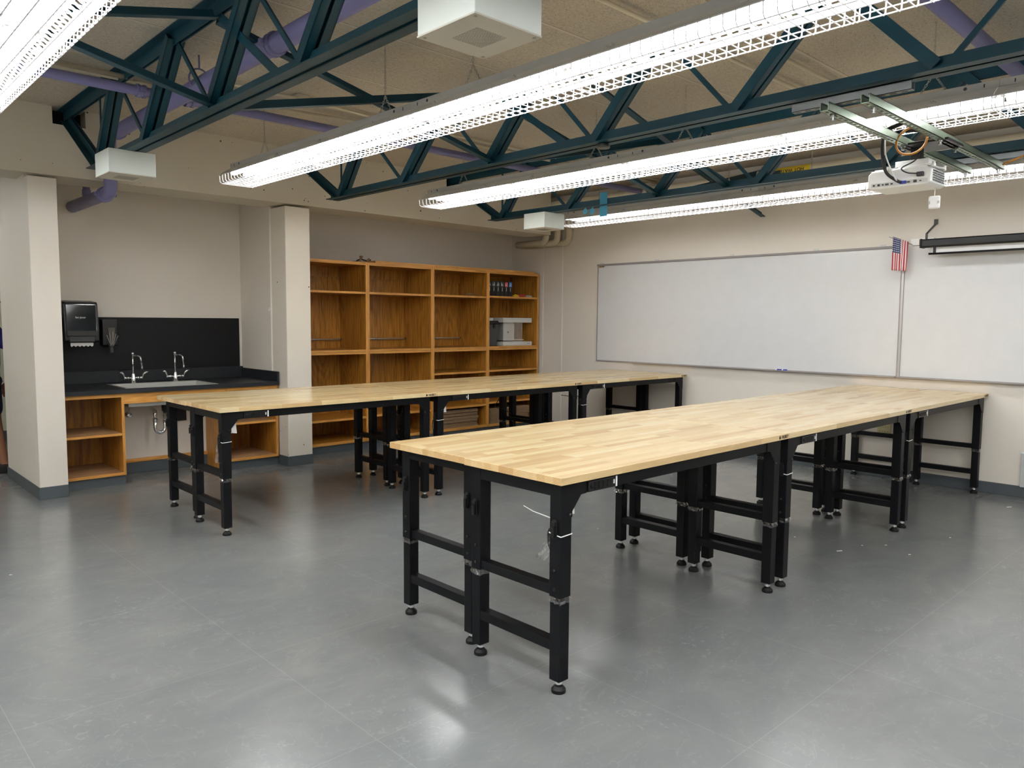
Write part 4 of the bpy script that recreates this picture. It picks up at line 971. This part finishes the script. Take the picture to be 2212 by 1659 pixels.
# binders
names_ = ['first black binder from the left with a grey spine label', 'second black binder with a grey spine label', 'third black binder with a dark grey spine label', 'fourth black binder, left of the red labelled one', 'black binder with a red spine label', 'black binder with a blue spine label']
for k in range(6):
    x = 4.566 + k * .0745; h = .198
    t = thing('binder', names_[k], 'binder', (x, 5.56, 1.8025), group='binders on the top shelf')
    MB().box(0, 0, 0, .066, .26, h).build('cover', M['blackp'], t, bevel=.003)
    lm = M['red'] if k == 4 else M['blue'] if k == 5 else M['darkgrey']
    MB().box(.006, -.001, .125, .060, .0005, .190).build('spine_label', lm, t)
    w = MB()
    for q in range(3): w.box(.012 + q * .014, -.0018, .135, .018 + q * .014, -.0008, .182 - .012 * ((q + k) % 3))
    w.build('label_writing', M['lightgrey'], t)
    MB().box(.030, -.0018, .068, .036, -.0005, .118).build('spine_mark', M['lightgrey'], t)
# white benchtop machine
t = thing('desktop_machine', 'white and grey desktop machine with clear sides in the corner bookcase', 'machine', (4.845, 5.56, 1.1445))
MB().box(0, 0, .0, .545, .42, .052).build('base', M['lightgrey'], t, bevel=.003)
MB().box(0, 0, .312, .54, .42, .375).build('lid', M['lightgrey'], t, bevel=.003)
MB().box(.05, .25, .052, .42, .38, .312).build('back_housing', M['greybox'], t)
MB().box(.09, .10, .08, .30, .24, .30).build('inner_box', M['lightgrey'], t, bevel=.002)
MB().lathe([(.012, 0), (.012, -.004)], (.18, .10, .18), 12, 1).build('knob', M['ink'], t)
MB().box(.002, .002, .052, .006, .41, .312).box(.002, .002, .052, .36, .005, .312).build('clear_window', M['acryl'], t)
MB().box(.05, .04, .075, .42, .30, .082).build('tray', M['white'], t)
text_obj('dremel', .018, M['darkgrey'], t, (.455, -.0006, .026), (math.radians(90), 0, 0), name='brand_mark')
t = thing('bin', 'small black lidded bin left of the white machine', 'bin', (4.562, 5.56, 1.1445))
MB().prism([(0, 0), (.165, 0), (.19, .24), (.19, .29), (0, .29)], 1, 0, .25).build('bin_body', M['darkgrey'], t, bevel=.01)
MB().box(.0, -.004, .285, .20, .26, .335).build('lid', M['blackp'], t, bevel=.012)
MB().box(.10, -.012, .235, .13, 0, .29).build('latch', M['blackp'], t)
MB().box(-.0, -.0, .336, .10, .30, .370).build('grey_cover', M['greybox'], t)
# soft bits on the top shelves
def clump(name, x, y, z, sx, sy, sz, mat, label, cat, seed, group=None):
    rnd = random.Random(seed); me = bpy.data.meshes.new(name); bm = bmesh.new(); bmesh.ops.create_icosphere(bm, subdivisions=3, radius=1)
    for v in bm.verts:
        k = 1 + rnd.uniform(-.22, .22); v.co = Vector((v.co.x * sx * k, v.co.y * sy * k, max(-.25, v.co.z * k) * sz + .25 * sz))
    bm.to_mesh(me); bm.free(); me.materials.append(M[mat]); o = bpy.data.objects.new(name, me); C.objects.link(o); o.location = (x, y, z); tag(o, label, cat, group); return o
clump('plastic_bag', 4.36, 5.66, 1.793, .16, .10, .035, 'clear', 'crumpled clear plastic bag on the top shelf of the third bookcase', 'bag', 3)
clump('plastic_packet', 5.12, 5.62, 1.804, .055, .05, .025, 'yellow', 'yellow packet beside the blue labelled binder', 'packet', 4)
clump('plastic_packet', 5.24, 5.62, 1.804, .055, .05, .028, 'red', 'red and pink packet on the corner bookcase top shelf', 'packet', 5)
clump('plastic_packet', 5.36, 5.62, 1.804, .065, .05, .022, 'greybox', 'grey packet at the right end of the corner bookcase top shelf', 'packet', 6)
t = thing('clamp', 'small jumble of brown clamps on top of the bookcases', 'clamp', (2.74, 5.66, 2.127))
MB().bar((-.09, 0, .01), (.12, .02, .012), .03, .018).bar((-.05, 0, .02), (-.02, 0, .075), .02, .02, (1, 0, 0)).lathe([(.02, 0), (.026, .012), (.01, .02)], (-.03, 0, .062), 9).bar((.05, .01, .02), (.085, .01, .055), .022, .02, (1, 0, 0)).build('clamp_body', M['card'], t, bevel=.003)
MB().tube([(-.09, 0, .02), (-.03, .02, .045), (.05, .02, .03), (.10, 0, .04)], .008, 6).build('handle', M['ink'], t)
o = MB().box(2.66, 5.70, 2.1265, 2.795, 5.80, 2.150).build('wood_block', M['oak']); tag(o, 'dark wood block beside the clamps on top of the bookcases', 'block')
# cardboard stacks
def sheets(x0, x1, z, n, th, label, grp, seed):
    rnd = random.Random(seed)
    for k in range(n):
        a, b_ = x0 + rnd.uniform(-.006, .01), x1 + rnd.uniform(-.014, .008); y = 5.55 + rnd.uniform(-.012, .012); s1, s2 = rnd.uniform(-.0012, .0012), rnd.uniform(-.0012, .0012)
        t1 = th * .72
        m = MB(); zz = z + k * th
        m.add([(a, y, zz + s1 * 0), (b_, y, zz), (b_, y + .44, zz), (a, y + .44, zz), (a, y, zz + t1), (b_, y, zz + t1 + s2), (b_, y + .44, zz + t1), (a, y + .44, zz + t1)], [(0, 3, 2, 1), (4, 5, 6, 7), (0, 1, 5, 4), (1, 2, 6, 5), (2, 3, 7, 6), (3, 0, 4, 7)])
        tag(m.build('cardboard_sheet', M['card']), label, 'cardboard', grp)
sheets(3.70, 4.395, .1155, 17, .0135, 'flattened cardboard sheet in the stack at the bottom of the third bookcase', 'cardboard stack in the third bookcase', 1)
sheets(4.60, 5.33, .1155, 15, .0135, 'flattened cardboard sheet in the stack at the bottom of the corner bookcase', 'cardboard stack in the corner bookcase', 2)

# ------------------------------------------------------------------ litter on the floor
for k, (x, y, a, l) in enumerate(((5.0, -.30, .05, 'white sliver on the floor near the whiteboard wall'), (3.67, -.28, .014, 'white crumb on the floor right of the near island end'), (3.145, -.047, .016, 'white crumb on the floor under the near island edge'),
        (3.02, .056, .010, 'smallest white crumb beside the near island legs'), (2.766, .114, .045, 'white sliver on the floor by the middle legs'), (3.04, -.232, .018, 'white crumb on the floor in front of the middle table'), (2.874, .456, .012, 'white crumb on the floor under the middle table'),
        (2.02, 1.51, .010, 'white crumb on the floor between the two islands'), (-1.26, 3.13, .014, 'white crumb on the bare floor at the far left'))):
    o = MB().prism([(x, y), (x + a * .8, y - a * .5), (x + a, y - a * .35), (x + a * .3, y + .004)], 2, 0, .0015).build('paper_scrap', M['paper']); tag(o, l, 'scrap', 'white scraps on the floor')

# ------------------------------------------------------------------ pipe in the hall
pipe('hall_pipe', [(-1.6, 7.55, 2.58), (-.47, 7.55, 2.58), (-.47, 7.55, 2.48), (-1.4, 7.65, 2.40)], .04, 'purple', 'lilac pipe in the hall at the far left edge', fr=.03)

# ------------------------------------------------------------------ person in the hall
def skin_body(name, verts, edges, radii, mat, parent=None, root=0, sub=2, loc=(0, 0, 0), rz=0):
    me = bpy.data.meshes.new(name); me.from_pydata(verts, edges, []); me.materials.append(mat)
    o = bpy.data.objects.new(name, me); C.objects.link(o); o.location = loc; o.rotation_euler = (0, 0, rz)
    if parent: o.parent = parent
    md = o.modifiers.new('skin', 'SKIN'); md.use_smooth_shade = True
    for i, r in enumerate(radii): me.skin_vertices[0].data[i].radius = (r, r) if not isinstance(r, tuple) else r
    me.skin_vertices[0].data[root].use_root = True
    s = o.modifiers.new('sub', 'SUBSURF'); s.levels = sub; s.render_levels = sub
    return o
# local frame: person faces +x, y to the left; the near side (toward the camera) is -y
per = thing('person', 'person in a navy blue T-shirt and dark shorts, half hidden behind the left wall end', 'person', (-.755, 6.70, 0), 0)
V = [(0, 0, .93), (0, 0, 1.08), (.0, 0, 1.25), (-.01, 0, 1.40), (.0, 0, 1.47), (.02, 0, 1.54), (.03, 0, 1.63), (.02, 0, 1.71),
     (0, -.16, 1.39), (.185, -.20, 1.14), (.27, -.19, .90), (.285, -.19, .83),
     (0, .16, 1.39), (-.03, .23, 1.12), (.10, .24, .90), (.15, .24, .82),
     (.0, -.10, .88), (.02, -.11, .50), (.08, -.12, .12), (.09, -.12, .07), (.19, -.13, .045),
     (.0, .10, .88), (-.02, .11, .50), (-.10, .12, .12), (-.09, .12, .07), (.02, .13, .045)]
Ed = [(0, 1), (1, 2), (2, 3), (3, 4), (4, 5), (5, 6), (6, 7), (3, 8), (8, 9), (9, 10), (10, 11), (3, 12), (12, 13), (13, 14), (14, 15), (0, 16), (16, 17), (17, 18), (18, 19), (19, 20), (0, 21), (21, 22), (22, 23), (23, 24), (24, 25)]
Rr = [(.10, .13), (.10, .12), (.11, .14), (.10, .12), .058, .075, .095, .075, .058, .046, .034, .028, .058, .046, .034, .028, .088, .062, .040, .042, .03, .088, .062, .040, .042, .03]
body = skin_body('body', V, Ed, Rr, M['skin'], per)
# hands: palm and five fingers, each a skinned chain
def hand(w, d, side):
    w = Vector(w); d = Vector(d).normalized(); a = Vector((0, side, 0)); b = d.cross(a).normalized()
    v = [w, w + d * .045]; e = [(0, 1)]; r = [(.026, .016), (.034, .015)]
    for k, (o, l) in enumerate(((-.027, .070), (-.009, .080), (.009, .076), (.026, .060))):
        i = len(v); p0 = w + d * .085 + b * o; v += [p0, p0 + d * l * .5 + a * .004, p0 + d * l * .9 + a * .016]; e += [(1, i), (i, i + 1), (i + 1, i + 2)]; r += [.0105, .009, .0075]
    i = len(v); v += [w + d * .05 + b * -.042, w + d * .085 + b * -.056 + a * .01]; e += [(0, i), (i, i + 1)]; r += [.0115, .009]
    return skin_body('hand', [tuple(x) for x in v], e, r, M['skin'], per, sub=1)
hand((.285, -.19, .838), (.3, 0, -.8), .6); hand((.145, .24, .828), (.3, 0, -.8), -.6)
# clothes
shirt = skin_body('shirt', [(0, 0, .90), (0, 0, 1.08), (0, 0, 1.25), (-.01, 0, 1.40), (0, -.17, 1.39), (.155, -.205, 1.18), (0, .17, 1.39), (-.02, .225, 1.17)], [(0, 1), (1, 2), (2, 3), (3, 4), (4, 5), (3, 6), (6, 7)],
                  [(.12, .15), (.115, .14), (.125, .16), (.11, .13), .072, .070, .072, .070], M['blueshirt'], per)
skin_body('shorts', [(0, 0, .96), (0, -.10, .86), (.02, -.112, .52), (0, .10, .86), (-.01, .112, .52)], [(0, 1), (1, 2), (0, 3), (3, 4)], [(.12, .15), .095, .085, .095, .085], M['shorts'], per)
hm = MB(); me = bpy.data.meshes.new('hair'); bmx = bmesh.new(); bmesh.ops.create_uvsphere(bmx, u_segments=20, v_segments=14, radius=.108)
for v in list(bmx.verts):
    if v.co.z < -.02 or (v.co.x > .05 and v.co.z < .04): bmx.verts.remove(v)
bmx.to_mesh(me); bmx.free(); me.materials.append(M['hair']); o = bpy.data.objects.new('hair', me); C.objects.link(o); o.parent = per; o.location = (.015, 0, 1.67)
for s in (-1, 1):
    MB().lathe([(.002, 0), (.010, .004), (.010, .010)], (.105, s * .033, 1.650), 10, 0).build('eye', M['ink'], per)
    MB().lathe([(.006, -.008), (.022, 0), (.006, .008)], (.02, s * .100, 1.64), 10, 1).build('ear', M['skin'], per, smooth=True)
MB().prism([(.095, 1.655), (.145, 1.612), (.10, 1.605)], 1, -.014, .014).build('nose', M['skin'], per, bevel=.004)
MB().box(.104, -.024, 1.578, .116, .024, 1.586).build('mouth', M['red'], per, bevel=.003)
for (x, y) in ((.085, -.12), (-.09, .12)):
    sh = MB(); sh.prism([(x - .08, .0), (x + .17, .0), (x + .17, .035), (x + .10, .06), (x + .02, .085), (x - .08, .08)], 1, y - .052, y + .050)
    s_ = sh.build('sandal', M['shoe'], per, bevel=.015, seg=3)
    for k in range(3): MB().bar((x + .02 + .05 * k, y - .056, .05), (x + .03 + .05 * k, y + .054, .095 - .012 * k), .022, .006).build('sandal_strap', M['shoe'], s_)

# ------------------------------------------------------------------ camera and view
q = (1649.94386, 0.811285854, 0.0821367263, 0.00798983871, -2.1185015, -1.95271105, 1.47521087)
f, yaw, pit, rol = q[:4]
cy, sy, cp, sp_ = math.cos(yaw), math.sin(yaw), math.cos(pit), math.sin(pit)
fw = Vector((cy * cp, sy * cp, -sp_)); rt = Vector((sy, -cy, 0)); up = rt.cross(fw)
r2 = rt * math.cos(rol) + up * math.sin(rol); u2 = -rt * math.sin(rol) + up * math.cos(rol)
cam = bpy.data.cameras.new('camera'); co = bpy.data.objects.new('camera', cam); C.objects.link(co)
mw = Matrix(((r2.x, u2.x, -fw.x, q[4]), (r2.y, u2.y, -fw.y, q[5]), (r2.z, u2.z, -fw.z, q[6]), (0, 0, 0, 1)))
co.matrix_world = mw; cam.sensor_fit = 'HORIZONTAL'; cam.sensor_width = 36; cam.lens = f / 2212 * 36; cam.clip_start = .05
sc = bpy.context.scene; sc.camera = co
w = bpy.data.worlds.new('w'); sc.world = w; w.use_nodes = True; w.node_tree.nodes['Background'].inputs[0].default_value = (.5, .5, .5, 1); w.node_tree.nodes['Background'].inputs[1].default_value = .0
sc.view_settings.view_transform = 'Standard'; sc.view_settings.look = 'None'; sc.view_settings.gamma = 1; sc.view_settings.exposure = -0.08
sc.view_settings.use_curve_mapping = False
sc.cycles.max_bounces = 8; sc.cycles.diffuse_bounces = 5; sc.cycles.glossy_bounces = 4; sc.cycles.transparent_max_bounces = 12
sc.cycles.sample_clamp_indirect = 8.0
